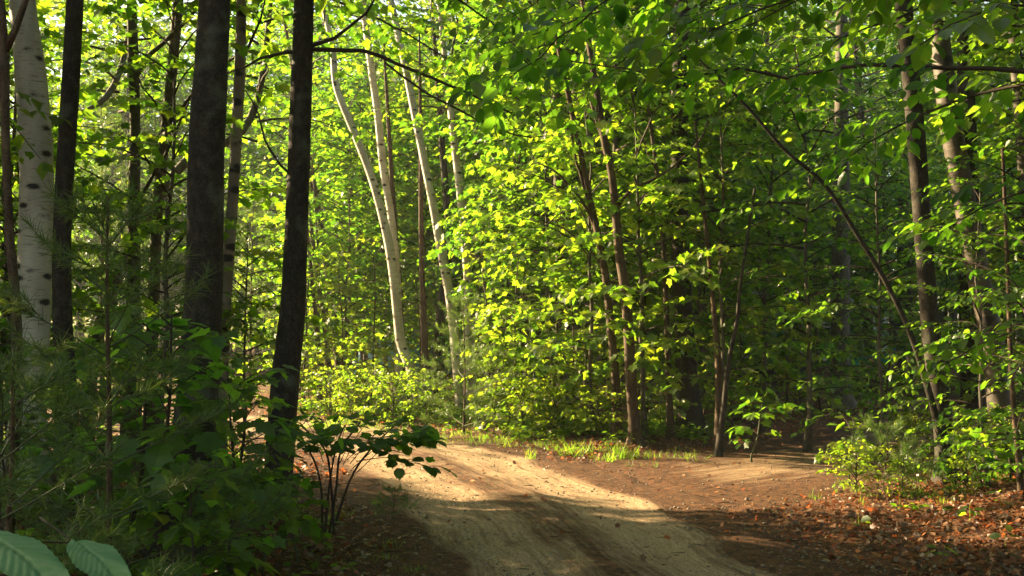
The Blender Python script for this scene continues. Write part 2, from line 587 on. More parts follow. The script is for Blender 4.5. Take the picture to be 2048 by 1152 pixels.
# ------------------------------------------------------------------ ground and road
ROAD = resample(np.array([(2.4, -12.0), (1.75, 0.0), (1.2, 4.0), (0.7, 6.5), (0.2, 9.2), (-0.45, 11.2), (-1.25, 13.2), (-2.6, 15.4), (-4.6, 17.2), (-8.0, 19.6), (-13.0, 23.0), (-22.0, 28.5), (-40.0, 40.0)]), 0.25)
TRACK = resample(np.array([(-0.2, 10.3), (1.2, 10.6), (2.8, 11.7), (4.3, 13.2), (6.2, 15.6), (9.5, 20.5)]), 0.25)

def lat(P2, path):
    """(signed lateral offset, arc length) of points to a polyline."""
    P2 = np.asarray(P2, float)
    out_d = np.full(len(P2), 1e9)
    out_s = np.zeros(len(P2))
    sg = np.zeros(len(P2))
    L = 0.0
    for i in range(len(path) - 1):
        a, b = path[i], path[i + 1]
        ab = b - a
        l = np.hypot(*ab)
        t = np.clip(((P2 - a) @ ab) / (l * l), 0, 1)
        q = P2 - (a + t[:, None] * ab)
        d = np.hypot(q[:, 0], q[:, 1])
        m = d < out_d
        out_d[m] = d[m]
        out_s[m] = L + t[m] * l
        sg[m] = np.sign(ab[0] * q[m, 1] - ab[1] * q[m, 0])
        L += l
    return out_d * sg, out_s

def hump(x, y):
    return (0.05 * np.sin(x * 0.55 + 1.3) * np.cos(y * 0.43) + 0.035 * np.sin(x * 1.3 + y * 0.9) + 0.02 * np.sin(x * 2.9 - y * 2.1 + 0.5) + 0.012 * np.sin(5.1 * x + 3.3 * y))

RW = 1.75
def ground_z(x, y, under=False):
    x = np.atleast_1d(np.asarray(x, float)); y = np.atleast_1d(np.asarray(y, float))
    P2 = np.stack([x, y], -1)
    d = np.abs(lat(P2, ROAD)[0])
    d2 = np.abs(lat(P2, TRACK)[0]) - 0.15
    d = np.minimum(d, d2)
    w = np.clip((d - 1.2) / 2.2, 0, 1)
    w = w * w * (3 - 2 * w)
    z = hump(x, y) * w + 0.16 * np.clip((d - 1.5) / 5, 0, 1) + hump(x, y) * 0.12
    if under:
        z = z - 0.035 * np.clip((RW - 0.05 - d) / 0.35, 0, 1)
    return z

def gz1(x, y):
    return float(ground_z([x], [y])[0])

def soil_mat(name, kind):
    """Forest soil that turns to packed sand where the mesh attribute 'sand' says the wheels run."""
    m, nt = new_mat(name)
    L = nt.links.new
    tc = N(nt, "ShaderNodeTexCoord")
    def noise(scale, det=5, rough=0.6, src=None):
        n = N(nt, "ShaderNodeTexNoise")
        n.inputs["Scale"].default_value = scale
        n.inputs["Detail"].default_value = det
        n.inputs["Roughness"].default_value = rough
        L(src if src is not None else tc.outputs["Object"], n.inputs[0])
        return n
    nb = noise(1.1, 6)
    nm = noise(9.0, 6, 0.7)
    nf = noise(70.0, 4, 0.7)
    soil = ramp(nt, nm.outputs[0], [(0.30, (0.035, 0.019, 0.011)), (0.5, (0.10, 0.05, 0.026)), (0.66, (0.18, 0.092, 0.046)), (0.8, (0.25, 0.15, 0.085))])
    vo = N(nt, "ShaderNodeTexVoronoi")
    vo.inputs["Scale"].default_value = 26.0
    L(tc.outputs["Object"], vo.inputs[0])
    flecks = N(nt, "ShaderNodeMix", data_type='RGBA')
    fr = ramp(nt, vo.outputs["Color"], [(0.62, (0, 0, 0)), (0.66, (0.7, 0.7, 0.7))], 'LINEAR')
    L(fr.outputs[0], flecks.inputs[0])
    L(soil.outputs[0], flecks.inputs[6])
    flecks.inputs[7].default_value = (0.20, 0.085, 0.035, 1)
    col = flecks.outputs[2]
    hgt = nm.outputs[0]
    bs = N(nt, "ShaderNodeBsdfPrincipled")
    bs.inputs["Roughness"].default_value = 0.9
    bs.inputs["Specular IOR Level"].default_value = 0.2
    bump_h = N(nt, "ShaderNodeMath", operation='ADD')
    L(nm.outputs[0], bump_h.inputs[0])
    L(nf.outputs[0], bump_h.inputs[1])
    if kind == 'road':
        at_ = N(nt, "ShaderNodeAttribute", attribute_name="sand")
        uv = N(nt, "ShaderNodeUVMap")
        mp = N(nt, "ShaderNodeMapping")
        mp.inputs["Scale"].default_value = (7.0, 0.55, 1)
        L(uv.outputs[0], mp.inputs[0])
        streak = noise(1.0, 5, 0.6, mp.outputs[0])
        mp2 = N(nt, "ShaderNodeMapping")
        mp2.inputs["Scale"].default_value = (26.0, 3.0, 1)
        L(uv.outputs[0], mp2.inputs[0])
        fine = noise(1.0, 5, 0.7, mp2.outputs[0])
        s1 = N(nt, "ShaderNodeMath", operation='MULTIPLY_ADD')
        L(streak.outputs[0], s1.inputs[0]); s1.inputs[1].default_value = 0.9
        L(at_.outputs["Fac"], s1.inputs[2])
        s2 = N(nt, "ShaderNodeMath", operation='MULTIPLY_ADD')
        L(nb.outputs[0], s2.inputs[0]); s2.inputs[1].default_value = 0.5
        L(s1.outputs[0], s2.inputs[2])
        s3 = N(nt, "ShaderNodeMath", operation='MULTIPLY_ADD')
        L(fine.outputs[0], s3.inputs[0]); s3.inputs[1].default_value = 0.55
        L(s2.outputs[0], s3.inputs[2])
        mask = N(nt, "ShaderNodeMapRange")
        mask.inputs[1].default_value = 1.22
        mask.inputs[2].default_value = 1.68
        L(s3.outputs[0], mask.inputs[0])
        sand = ramp(nt, fine.outputs[0], [(0.28, (0.31, 0.20, 0.12)), (0.5, (0.46, 0.32, 0.195)), (0.72, (0.58, 0.43, 0.28))])
        mx = N(nt, "ShaderNodeMix", data_type='RGBA')
        L(mask.outputs[0], mx.inputs[0])
        L(flecks.outputs[2], mx.inputs[6])
        L(sand.outputs[0], mx.inputs[7])
        gr = ramp(nt, nf.outputs[0], [(0.38, (0.5, 0.47, 0.44)), (0.58, (1, 1, 1))])
        mg = N(nt, "ShaderNodeMix", data_type='RGBA', blend_type='MULTIPLY')
        mg.inputs[0].default_value = 1
        L(mx.outputs[2], mg.inputs[6]); L(gr.outputs[0], mg.inputs[7])
        col = mg.outputs[2]
        b2 = N(nt, "ShaderNodeMath", operation='ADD')
        L(fine.outputs[0], b2.inputs[0]); L(bump_h.outputs[0], b2.inputs[1])
        bump_h = b2
    L(col, bs.inputs["Base Color"])
    bp = N(nt, "ShaderNodeBump")
    bp.inputs["Strength"].default_value = 0.8
    bp.inputs["Distance"].default_value = 0.03 if kind == 'road' else 0.05
    L(bump_h.outputs[0], bp.inputs["Height"])
    L(bp.outputs[0], bs.inputs["Normal"])
    out = N(nt, "ShaderNodeOutputMaterial")
    L(bs.outputs[0], out.inputs[0])
    return m

def grid_faces(nu, nv):
    i = np.arange(nu - 1)[:, None] * nv
    j = np.arange(nv - 1)[None]
    return np.stack([i + j, i + nv + j, i + nv + j + 1, i + j + 1], -1).reshape(-1, 4)

u = np.linspace(-1, 1, 300)
gx = 300 * np.sinh(4.6 * u) / math.sinh(4.6)
gy = 9 + 300 * np.sinh(4.6 * u) / math.sinh(4.6)
GX, GY = np.meshgrid(gx, gy, indexing='ij')
Z = ground_z(GX.ravel(), GY.ravel(), under=True)
mb = MB()
mb.add(np.c_[GX.ravel(), GY.ravel(), Z], grid_faces(300, 300))
g = mb.obj("ground", [soil_mat("forest_soil", 'ground')], smooth=True)
g["kind"] = "structure"

M_ROAD = soil_mat("road_dirt", 'road')
def ribbon(name, path, half, sandf, lift, du=0.06, dv=0.12, zfun=None, sink=False):
    P = resample(path, dv)
    T = unit(np.gradient(P, axis=0))
    Nn = np.stack([-T[:, 1], T[:, 0]], -1)
    U = np.linspace(-half, half, int(2 * half / du))
    s = np.concatenate([[0], np.cumsum(np.linalg.norm(np.diff(P, axis=0), axis=1))])
    edge = 1 + 0.06 * np.sin(s * 1.7) + 0.05 * np.sin(s * 4.1 + 1)
    XY = P[:, None] + Nn[:, None] * (U[None, :, None] * edge[:, None, None])
    x, y = XY[..., 0].ravel(), XY[..., 1].ravel()
    uu = np.broadcast_to(U[None], XY.shape[:2]).ravel()
    ss = np.broadcast_to(s[:, None], XY.shape[:2]).ravel()
    z = ground_z(x, y) + lift + zfun(uu, ss)
    z = z - 0.03 * np.clip((np.abs(uu) - half + 0.2) / 0.2, 0, 1)
    if sink:          # passes under the edge of the main road
        dr = np.abs(lat(np.stack([x, y], -1), ROAD)[0])
        z = z - 0.09 * np.clip((RW - 0.05 - dr) / 0.25, 0, 1)
    m = MB()
    m.add(np.c_[x, y, z], grid_faces(len(P), len(U)))
    o = m.obj(name, [M_ROAD], smooth=True)
    a = o.data.attributes.new("sand", 'FLOAT', 'POINT')
    sv = sandf(uu, ss)
    if sink:
        sv = sv - 0.45 * np.clip((2.6 - dr) / 0.9, 0, 1)
    a.data.foreach_set("value", sv.astype(np.float32))
    uvl = o.data.uv_layers.new(name="UVMap")
    li = np.zeros(len(o.data.loops), np.int32)
    o.data.loops.foreach_get("vertex_index", li)
    uvl.data.foreach_set("uv", np.stack([uu[li], ss[li]], -1).astype(np.float32).ravel())
    o["kind"] = "structure"
    return o

def bell(x, c, w):
    return np.exp(-((x - c) / w) ** 2)
def road_sand(u_, s_):
    c = 0.05 * np.sin(s_ * 0.5)
    return 0.78 * np.maximum(bell(u_ - c, 0.72, 0.42), bell(u_ - c, -0.68, 0.46)) + 0.22 * bell(u_, 0, 0.9) - 0.45 * np.clip((np.abs(u_) - 0.95) / 0.4, 0, 1) - 0.3 * (bell(u_ - c, 0.52, 0.035) + bell(u_ - c, 0.66, 0.025) + 0.8 * bell(u_ - c, 0.88, 0.04) + 0.7 * bell(u_ - c, -0.45, 0.04) + 0.7 * bell(u_ - c, -0.82, 0.04)) * (0.6 + 0.4 * np.sin(s_ * 1.1 + u_ * 3))
def road_relief(u_, s_):
    r = -0.028 * bell(u_, 0.72, 0.3) - 0.026 * bell(u_, -0.68, 0.32) + 0.012 * bell(u_, 0.02, 0.3)
    tread = 0.009 * bell(u_, 0.78, 0.13) * np.sign(np.sin(s_ * 42 + np.abs(u_ - 0.78) * 60)) + 0.004 * bell(u_, -0.6, 0.12) * np.sign(np.sin(s_ * 40))
    return r + tread + 0.004 * np.sin(s_ * 6 + u_ * 3) + 0.005 * np.sin(u_ * 14 + s_ * 1.3)
near_road = ROAD[(ROAD[:, 1] > -3) & (ROAD[:, 1] < 24)]
ribbon("dirt_road", near_road, RW, road_sand, 0.006, du=0.035, dv=0.06, zfun=road_relief)
ribbon("side_track", TRACK, 1.9, lambda u_, s_: 0.52 * bell(u_, 0, 1.1) - 0.01 * s_, 0.002, zfun=lambda u_, s_: 0.006 * np.sin(s_ * 3 + u_ * 5), sink=True)

# ------------------------------------------------------------------ tree kinds (meshes shared by their copies)
KIND = {}
for i in range(3):
    KIND["maple_sapling", i] = broad_tree(100 + i, 6.0, 0.9, 1.9, 34, L_MAPLE_LOW, 0.135, 0.035, (M_MAPLE, M_BARK_GREY), spacing=0.085, twig_step=0.19, twig_len=0.75)
    KIND["mid_maple", i] = broad_tree(150 + i, 9.5, 2.4, 2.7, 48, L_MAPLE_LOW, 0.13, 0.06, (M_MAPLE, M_BARK_GREY), spacing=0.068, twig_step=0.21, twig_len=0.95, elev=(0.1, 0.9))
    KIND["beech_sapling", i] = broad_tree(200 + i, 5.2, 0.5, 1.8, 36, L_BEECH_LOW, 0.10, 0.03, (M_BEECH, M_BARK_GREY), spacing=0.06, twig_step=0.17, twig_len=0.65, elev=(0.15, 0.8))
    KIND["tall_tree", i] = broad_tree(300 + i, 15.0, 4.0, 3.4, 72, L_FAR, 0.165, 0.16, (M_FAR, M_BARK), spacing=0.09, twig_step=0.24, twig_len=1.0, twig_min=0.006, elev=(0.2, 1.0), wob=0.25)
    KIND["shrub", i] = broad_tree(400 + i, 1.7, 0.1, 0.75, 17, L_MAPLE_LOW, 0.115, 0.012, (M_SHRUB, M_STEM), spacing=0.07, twig_step=0.15, twig_len=0.42, elev=(0.35, 1.1), sag=0.8, jitter=0.55, prof=lambda t: 1.0 - 0.55 * t)
    KIND["spindly", i] = broad_tree(450 + i, 3.1, 0.35, 0.8, 18, L_MAPLE_LOW, 0.125, 0.015, (M_SHRUB, M_BARK_BROWN), spacing=0.085, twig_step=0.19, twig_len=0.45, elev=(0.2, 0.9), jitter=0.5, prof=lambda t: 1.05 - 0.6 * t)
    KIND["low_bush", i] = broad_tree(500 + i, 0.75, 0.02, 0.75, 22, L_BEECH_LOW, 0.08, 0.01, (M_SHRUB, M_STEM), spacing=0.045, twig_step=0.1, twig_len=0.35, elev=(0.5, 1.3), sag=0.9, jitter=0.75)
    KIND["seedling", i] = broad_tree(600 + i, 0.75, 0.2, 0.42, 9, L_MAPLE, 0.115, 0.006, (M_MAPLE, M_STEM), spacing=0.09, twig_step=0.16, twig_len=0.25, elev=(0.3, 0.9))
    KIND["big_leaf", i] = broad_tree(700 + i, 1.9, 0.5, 0.7, 13, L_MAPLE, 0.17, 0.012, (M_DARK, M_TWIG), spacing=0.13, twig_step=0.22, twig_len=0.45, elev=(0.3, 0.9), jitter=0.22)
KIND["pine", 0] = pine_tree(1, 2.3, 0.85, 0.26, 0.022)
KIND["pine", 1] = pine_tree(2, 1.5, 0.75, 0.22, 0.016)
KIND["pine", 2] = pine_tree(3, 0.75, 0.40, 0.15, 0.009, per=60, tuft=0.16)
KIND["young_pine", 0] = pine_tree(4, 7.5, 2.0, 0.5, 0.07, nl=0.13, per=30, nw=0.004, tuft=0.35, lower=0.6)

def tree(kind, i, x, y, label, cat, group=None, scale=1.0, rz=None, name=None, z=None):
    r = empty(name or kind, (x, y, gz1(x, y) if z is None else z), label, cat, group)
    r.rotation_euler = (RNG.normal(0, 0.02), RNG.normal(0, 0.02), RNG.uniform(0, 6.28) if rz is None else rz)
    r.scale = (scale,) * 3
    t, c = KIND[kind, i]
    part("stem" if kind in ("shrub", "low_bush", "seedling", "spindly") else "trunk", t, r)
    part("foliage" if kind in ("shrub", "low_bush", "seedling", "spindly") else "crown", c, r)
    return r

# a bare crown (no trunk mesh) for the hand-drawn trunks; it starts above their first limbs
def high_crown(seed, R, H, nb, lsize=0.13, tmpl=L_FAR, mat=M_FAR):
    rng = np.random.default_rng(seed)
    fo = Foliage(rng)
    for i in range(nb):
        t = (i + rng.random()) / nb
        b = arch(rng, (0, 0, H * t), i * 2.4 + rng.normal(0, 0.4), 0.1 + 0.8 * t, R * math.sin(math.pi * (0.2 + 0.7 * t)) * rng.uniform(0.6, 1.15), sag=0.6)
        fo.spray(b, 0.02, lsize, 0.085, 0.24, 0.8)
    m = MB()
    fo.write(m, tmpl, min_r=0.006)
    return m.mesh("crown", [mat, M_TWIG], {1})
CROWNS = [high_crown(900 + i, 2.6, 6.0, 34) for i in range(3)]

def hero(name, label, cat, pts, Y, mat, H=11.0, crown=0, limbs=(), sides=16, lean_y=0.0, flare=2.1, group=None, crown_scale=1.0, base=None, broken=False):
    """A trunk through photo positions (px, py, width in px) at distance Y, carried down to the ground and on above the frame."""
    rng = np.random.default_rng(abs(hash(label)) % 9999 if False else sum(map(ord, label)))
    Q = []
    for px, py, w in pts:
        p = at(px, py, Y)
        Q.append([*p, w * Y / FPX / 2])
    Q = np.array(Q)
    Q = Q[np.argsort(Q[:, 2])]
    lo = Q[0]
    d = (Q[1] - Q[0]) / max(0.2, Q[1][2] - Q[0][2])
    gx_, gy_ = lo[0], Y
    zg = gz1(gx_, gy_) - 0.12
    if base is not None:
        bx = (base - 1024) / FPX * Y
        foot = np.array([bx, Y, zg, lo[3] * flare])
        gx_ = bx
    else:
        k = lo[2] - zg
        foot = np.array([lo[0] - np.clip(d[0], -0.2, 0.2) * k, Y, zg, lo[3] * flare])
    rows = [foot]
    if lo[2] - zg > 0.6:
        k_ = 0.3 / (lo[2] - zg)
        m_ = foot * (1 - k_) + lo * k_
        m_[3] = lo[3] * (1 + (flare - 1) * 0.45)
        rows.append(m_)
        k_ = min(0.8, 0.75 / (lo[2] - zg))
        m_ = foot * (1 - k_) + lo * k_
        m_[3] = lo[3] * 1.08
        rows.append(m_)
    rows += list(Q)
    if not broken:
        hi = Q[-1]
        j = max(0, len(Q) - 3)
        s = (Q[-1] - Q[j]) / (Q[-1][2] - Q[j][2])
        for zz in np.arange(hi[2] + 1.2, H, 1.5):
            k = zz - hi[2]
            rows.append(np.array([hi[0] + np.clip(s[0], -0.3, 0.3) * k, Y + lean_y * k, zz, max(0.015, hi[3] * (1 - 0.75 * k / max(1, H - hi[2])))]))
    rows = np.array(rows)
    org = np.array([foot[0], Y, gz1(foot[0], Y)])
    root = empty(name, org, label, cat, group)
    path = resample(rows, 0.12)
    path[:, 3] = np.maximum(path[:, 3], 0.004)
    mb_ = MB()
    tube(mb_, path[:, :3] - org, path[:, 3], sides=sides, lump=0.05, rng=rng)
    mb_.obj("trunk", [mat], root, smooth=True)
    for lp in limbs:
        pts_l, w0, w1 = lp[:3]
        lm = lp[3] if len(lp) > 3 else mat
        LP = np.array([at(q[0], q[1], q[2] if len(q) > 2 else Y) for q in pts_l])
        # start inside the trunk
        i = np.argmin(np.abs(path[:, 2] - LP[0, 2]))
        if np.hypot(*(path[i, :2] - LP[0, :2])) < 0.6:
            LP[0, :2] = path[i, :2]
        lp_ = resample(LP, 0.12)
        lp_[1:-1] += rng.normal(0, 0.006, (len(lp_) - 2, 3))
        ml = MB()
        tube(ml, lp_ - org, np.linspace(w0 * Y / FPX / 2, w1 * Y / FPX / 2, len(lp_)), sides=7, lump=0.05, rng=rng)
        ml.obj("limb", [lm], root, smooth=True)
    if crown is not None:
        hc = Q[-1][2] + 0.35
        c = np.array([np.interp(hc, path[:, 2], path[:, k]) for k in range(3)]) - org
        part("crown", CROWNS[crown], root, c, rng.uniform(0, 6.28), (crown_scale * 1.2, crown_scale * 1.2, min(1.3, max(0.6, (H + 1 - hc) / 6))))
    return root

# ------------------------------------------------------------------ the trunks one can tell apart
# shaded trunks left of the road
hero("dark_sapling", "slim dark trunk at the left edge of the photo, forking above head height", "tree",
     [(2, 0, 14), (8, 100, 20), (12, 300, 17), (20, 480, 18), (32, 620, 20), (34, 800, 22), (20, 960, 24)], 6.2, M_BARK_BROWN, H=8, crown=None,
     limbs=[([(8, 110), (30, 55), (60, -10), (80, -80)], 16, 9)])
hero("paper_birch", "thick white birch trunk with black eye marks at the left edge", "tree",
     [(45, 0, 50), (62, 160, 58), (72, 320, 63), (71, 480, 62), (66, 640, 64), (60, 760, 66)], 8.6, M_BIRCH_NEAR, H=12, crown=0, base=55)
hero("dark_trunk_tree", "straight dark trunk just right of the thick white birch", "tree",
     [(150, 0, 33), (140, 180, 34), (126, 430, 36), (124, 600, 38), (130, 760, 40), (133, 880, 46)], 7.8, M_BARK, H=12, crown=1, base=136)
hero("slender_tree", "slender trunk kinked at a side shoot, second right of the white birch", "tree",
     [(263, 0, 18), (267, 130, 21), (270, 250, 20), (268, 400, 23), (268, 520, 26), (266, 700, 34), (262, 850, 40)], 10.4, M_BARK_GREY, H=11, crown=2,
     limbs=[([(272, 160), (300, 110), (345, 70), (392, 22), (420, -30)], 11, 5), ([(270, 420), (300, 360), (330, 310), (378, 205)], 8, 4, M_TWIG)])
hero("leaning_sapling", "slender leaning trunk between the kinked trunk and the thickest dark trunk", "tree",
     [(357, 0, 20), (346, 120, 20), (334, 240, 20), (322, 340, 21), (312, 470, 22), (306, 640, 24)], 10.8, M_BARK_GREY, H=10, crown=0,
     limbs=[([(335, 260), (350, 230), (385, 190), (430, 140), (480, 110)], 9, 4, M_TWIG)])
hero("large_maple", "thickest dark trunk standing left of the sandy road", "tree",
     [(430, 0, 63), (421, 160, 66), (412, 330, 70), (410, 480, 72), (404, 640, 74), (394, 800, 78), (376, 960, 84)], 7.0, M_BARK, H=13, crown=1, base=362)
hero("slim_grey_birch", "slim grey birch trunk half hidden behind the thickest dark trunk", "tree",
     [(483, -10, 19), (480, 130, 22), (472, 280, 22), (464, 420, 22), (452, 580, 24), (446, 700, 25)], 9.4, M_BIRCH_GREY, H=11, crown=2, base=442,
     limbs=[([(482, 120), (498, 90), (520, 40), (535, -20)], 7, 3, M_TWIG)])
hero("roadside_maple", "dark trunk with two wide side limbs standing alone at the left verge of the road", "tree",
     [(608, -10, 42), (603, 160, 43), (598, 320, 44), (592, 470, 46), (585, 620, 50), (570, 760, 54), (560, 900, 58), (554, 1000, 64)], 9.0, M_BARK, H=13, crown=0, base=550,
     limbs=[([(604, 98), (630, 97), (690, 100), (760, 112), (830, 143), (900, 172), (960, 196), (1030, 230)], 10, 4, M_TWIG),
            ([(630, 97), (668, 76), (700, 55), (735, 24), (760, -20)], 10, 4, M_TWIG),
            ([(770, 125), (800, 150), (850, 185), (930, 225), (1030, 268), (1090, 272)], 5, 3, M_TWIG),
            ([(600, 100), (560, 107), (520, 118), (490, 135), (440, 150)], 8, 3, M_TWIG),
            ([(588, 370), (560, 330), (530, 280), (516, 230), (490, 180)], 6, 3, M_TWIG)])
# birches and stems beyond the bend, in the sun
hero("leaning_birch", "sunlit white birch curving away to the left above its crooked foot beyond the road bend", "tree",
     [(664, 90, 12.7), (672, 170, 14.2), (700, 245, 15.0), (738, 340, 15.7), (762, 420, 16.5), (778, 490, 18.0), (788, 560, 18.7), (796, 640, 19.4), (803, 690, 20.2), (822, 735, 21.6)], 18.5, M_BIRCH, H=10.5, crown=None, base=850, flare=1.2)
hero("paper_birch", "pale birch trunk behind the curving white birch, straight and partly hidden by leaves", "tree",
     [(735, 80, 13.6), (746, 160, 14.4), (757, 240, 15.3), (767, 340, 15.3), (782, 430, 15.3), (792, 520, 15.3), (797, 640, 16.1)], 20.5, M_BIRCH, H=12, crown=1, base=800)
hero("tall_birch", "white birch leaning left at the centre, right of the curving birch", "tree",
     [(788, 30, 13.8), (806, 110, 14.5), (822, 190, 15.3), (838, 270, 15.3), (852, 340, 15.3), (868, 420, 16.0), (884, 510, 17.6), (899, 590, 19.1), (908, 660, 20.6)], 19.0, M_BIRCH, H=12, crown=2, base=925, flare=1.25)
hero("pale_birch", "pale straight birch trunk, rightmost of the sunlit birches", "tree",
     [(908, 280, 14), (920, 380, 16), (929, 470, 17), (936, 560, 19), (939, 650, 20)], 20.0, M_BIRCH, H=11, crown=0, base=944)
hero("young_maple", "thin dark stem standing straight between the two leaning white birches", "tree",
     [(842, 330, 9), (842, 450, 10), (845, 580, 12), (850, 720, 15)], 19.5, M_BARK_BROWN, H=8, crown=None)
hero("brown_trunk_tree", "brown trunk hidden behind the foot of the curving birch", "tree",
     [(790, 470, 12), (797, 560, 14), (800, 640, 16), (803, 730, 19)], 21.0, M_BARK_BROWN, H=9, crown=None)
hero("dark_trunk_tree", "dark trunk just behind the leaning birch at the centre", "tree",
     [(884, 290, 12), (893, 400, 14), (899, 500, 16), (884, 600, 20), (878, 700, 24)], 22.0, M_BARK, H=11, crown=1)
hero("brown_trunk_tree", "brown trunk in yellow light right of the roadside dark trunk", "tree",
     [(626, 370, 14), (640, 440, 14), (652, 520, 15), (664, 600, 15), (674, 690, 17)], 23.0, M_BARK_BROWN, H=10, crown=2)
hero("young_maple", "thin brown stem nearest the roadside dark trunk in the yellow light", "tree",
     [(624, 560, 8), (632, 640, 9), (640, 730, 11)], 21.0, M_BARK_BROWN, H=6, crown=None)
hero("young_maple", "second thin brown stem of the yellow lit clump behind the bend", "tree",
     [(636, 560, 9), (648, 640, 10), (656, 720, 12)], 22.0, M_BARK_BROWN, H=6, crown=None)
# centre right, the shaded wall of saplings
hero("grey_trunk_tree", "greyish straight trunk among saplings at the middle of the far side", "tree",
     [(1117, 330, 21), (1119, 430, 22), (1121, 540, 23), (1122, 640, 24)], 17.5, M_BARK_GREY, H=11, crown=0)
hero("grey_trunk_tree", "second greyish trunk close right of the straight grey one", "tree",
     [(1152, 300, 15), (1156, 420, 16), (1157, 540, 18), (1154, 620, 20)], 19.0, M_BARK_GREY, H=10, crown=None)
hero("crooked_maple", "crooked stem with a sunlit left edge at the far verge of the road", "tree",
     [(1208, 275, 16), (1222, 340, 16), (1231, 420, 16), (1238, 500, 18), (1250, 580, 20), (1257, 660, 21), (1262, 760, 22), (1268, 850, 24)], 13.6, M_BARK_BROWN, H=8, crown=None,
     limbs=[([(1232, 420), (1262, 380), (1330, 345), (1400, 280), (1425, 225)], 7, 3), ([(1212, 290), (1195, 250), (1180, 200)], 9, 4)])
hero("forked_maple", "dark forked stem left of the crooked sunlit one, its limbs fanning upward", "tree",
     [(1162, 310, 12), (1180, 400, 13), (1196, 470, 14), (1212, 560, 15), (1222, 660, 16), (1231, 760, 18), (1233, 840, 20)], 14.2, M_BARK_BROWN, H=7.5, crown=None,
     limbs=[([(1196, 470), (1168, 410), (1120, 350), (1075, 325)], 8, 3), ([(1190, 450), (1170, 380), (1150, 310), (1140, 260)], 9, 4), ([(1205, 530), (1160, 480), (1110, 450), (1060, 440)], 5, 2)])
hero("large_trunk_tree", "stout dark trunk with a bright sunlit left edge, right of the crooked stem", "tree",
     [(1360, 190, 34), (1359, 300, 35), (1358, 420, 37), (1362, 540, 38), (1368, 660, 40), (1374, 770, 44)], 15.2, M_BARK, H=12, crown=1, base=1376)
hero("young_maple", "thin stem rising close left of the stout dark trunk", "tree",
     [(1300, 240, 7), (1312, 330, 8), (1322, 420, 9), (1330, 540, 10), (1334, 660, 11), (1338, 780, 12)], 14.4, M_BARK_BROWN, H=6.5, crown=None,
     limbs=[([(1318, 350), (1295, 300), (1270, 240)], 5, 2)])
hero("young_maple", "thin reddish stem with a lit edge right of the stout dark trunk", "tree",
     [(1408, 420, 8), (1420, 540, 9), (1428, 620, 11), (1436, 720, 13), (1437, 800, 14)], 13.4, M_BARK_BROWN, H=5, crown=None)
hero("young_maple", "bare dark stem leaning right, second right of the stout dark trunk", "tree",
     [(1482, 560, 7), (1474, 640, 8), (1458, 720, 9), (1448, 810, 11)], 12.8, M_BARK, H=4.2, crown=None)
hero("broad_trunk_tree", "broad dark trunk with a flared foot standing alone in the dim right middle", "tree",
     [(1682, 420, 34), (1682, 540, 35), (1681, 640, 36), (1680, 740, 40), (1678, 780, 48)], 20.5, M_BARK_GREY, H=13, crown=2, base=1677, flare=1.7)
hero("dark_trunk_tree", "dark trunk with a sunlit foot right of the pine seedling", "tree",
     [(1812, 60, 34), (1826, 200, 34), (1838, 350, 34), (1850, 520, 35), (1864, 680, 36), (1880, 800, 38), (1892, 910, 44)], 10.6, M_BARK, H=11, crown=0, base=1896)
hero("slim_leaning_maple", "slim curved stem arching left from beside the dark trunk's foot", "tree",
     [(1375, 95, 5), (1440, 160, 5), (1500, 220, 6), (1570, 300, 7), (1650, 370, 8), (1715, 470, 9), (1775, 570, 10), (1818, 660, 11), (1848, 750, 13), (1876, 850, 16)], 10.2, M_BARK, H=3, crown=None, base=1900, broken=True)
hero("old_birch", "dark birch with pale patched upper trunk at the right", "tree",
     [(1866, -10, 36), (1884, 110, 38), (1898, 230, 40), (1918, 340, 42), (1934, 430, 42), (1958, 560, 42), (1984, 680, 44)], 11.4, M_BIRCH_DARK, H=12, crown=1, base=2010)
hero("grey_birch", "greyish birch trunk cut by the right edge of the photo", "tree",
     [(2022, 0, 24), (2034, 140, 25), (2044, 260, 26), (2054, 380, 28)], 12.5, M_BIRCH_DARK, H=11, crown=2, base=2100)
hero("slim_sapling", "bare slim stem lit on its left side at the right edge of the leaf litter", "tree",
     [(2016, 560, 8), (2020, 680, 9), (2026, 800, 10), (2036, 900, 12), (2042, 980, 14)], 9.0, M_BARK_BROWN, H=3.6, crown=None,
     limbs=[([(2026, 868), (1990, 866), (1945, 864)], 4, 1.5)])
hero("dark_trunk_tree", "thick dark trunk in deep shade between the old birch and the right edge", "tree",
     [(1940, 520, 44), (1942, 640, 45), (1946, 760, 48)], 13.5, M_BARK, H=10, crown=None)

# ------------------------------------------------------------------ trees leaning in over the road from beside the camera
def leafy_limb(root, name, pts, r0, r1, lsize, tmpl, mats, spacing, twig_step, twig_len, t0=0.15, droop=0.4, seed=0, jitter=0.4):
    rng = np.random.default_rng(seed)
    P = resample(np.array([at(*q) for q in pts]), 0.15)
    P[1:-1] += rng.normal(0, 0.008, (len(P) - 2, 3))
    fo = Foliage(rng)
    fo.spray(P - np.array(root.location), r0, lsize, spacing, twig_step, twig_len, t0=t0, r1=r1, jitter=jitter, droop=droop)
    m = MB()
    fo.write(m, tmpl)
    return m.obj(name, mats, root, smooth={1})

def off_trunk(name, label, x, y, H, r, mat, cat="tree"):
    root = empty(name, (x, y, gz1(x, y)), label, cat)
    rng = np.random.default_rng(int(abs(x * 100 + y * 10)))
    zz = np.arange(-0.1, H, 0.5)
    m = MB()
    tube(m, np.stack([0.03 * np.sin(zz), 0.03 * np.cos(zz * 0.8), zz], -1), r * (1 - 0.7 * zz.clip(0) / H), sides=12, lump=0.05, rng=rng)
    m.obj("trunk", [mat], root, smooth=True)
    return root

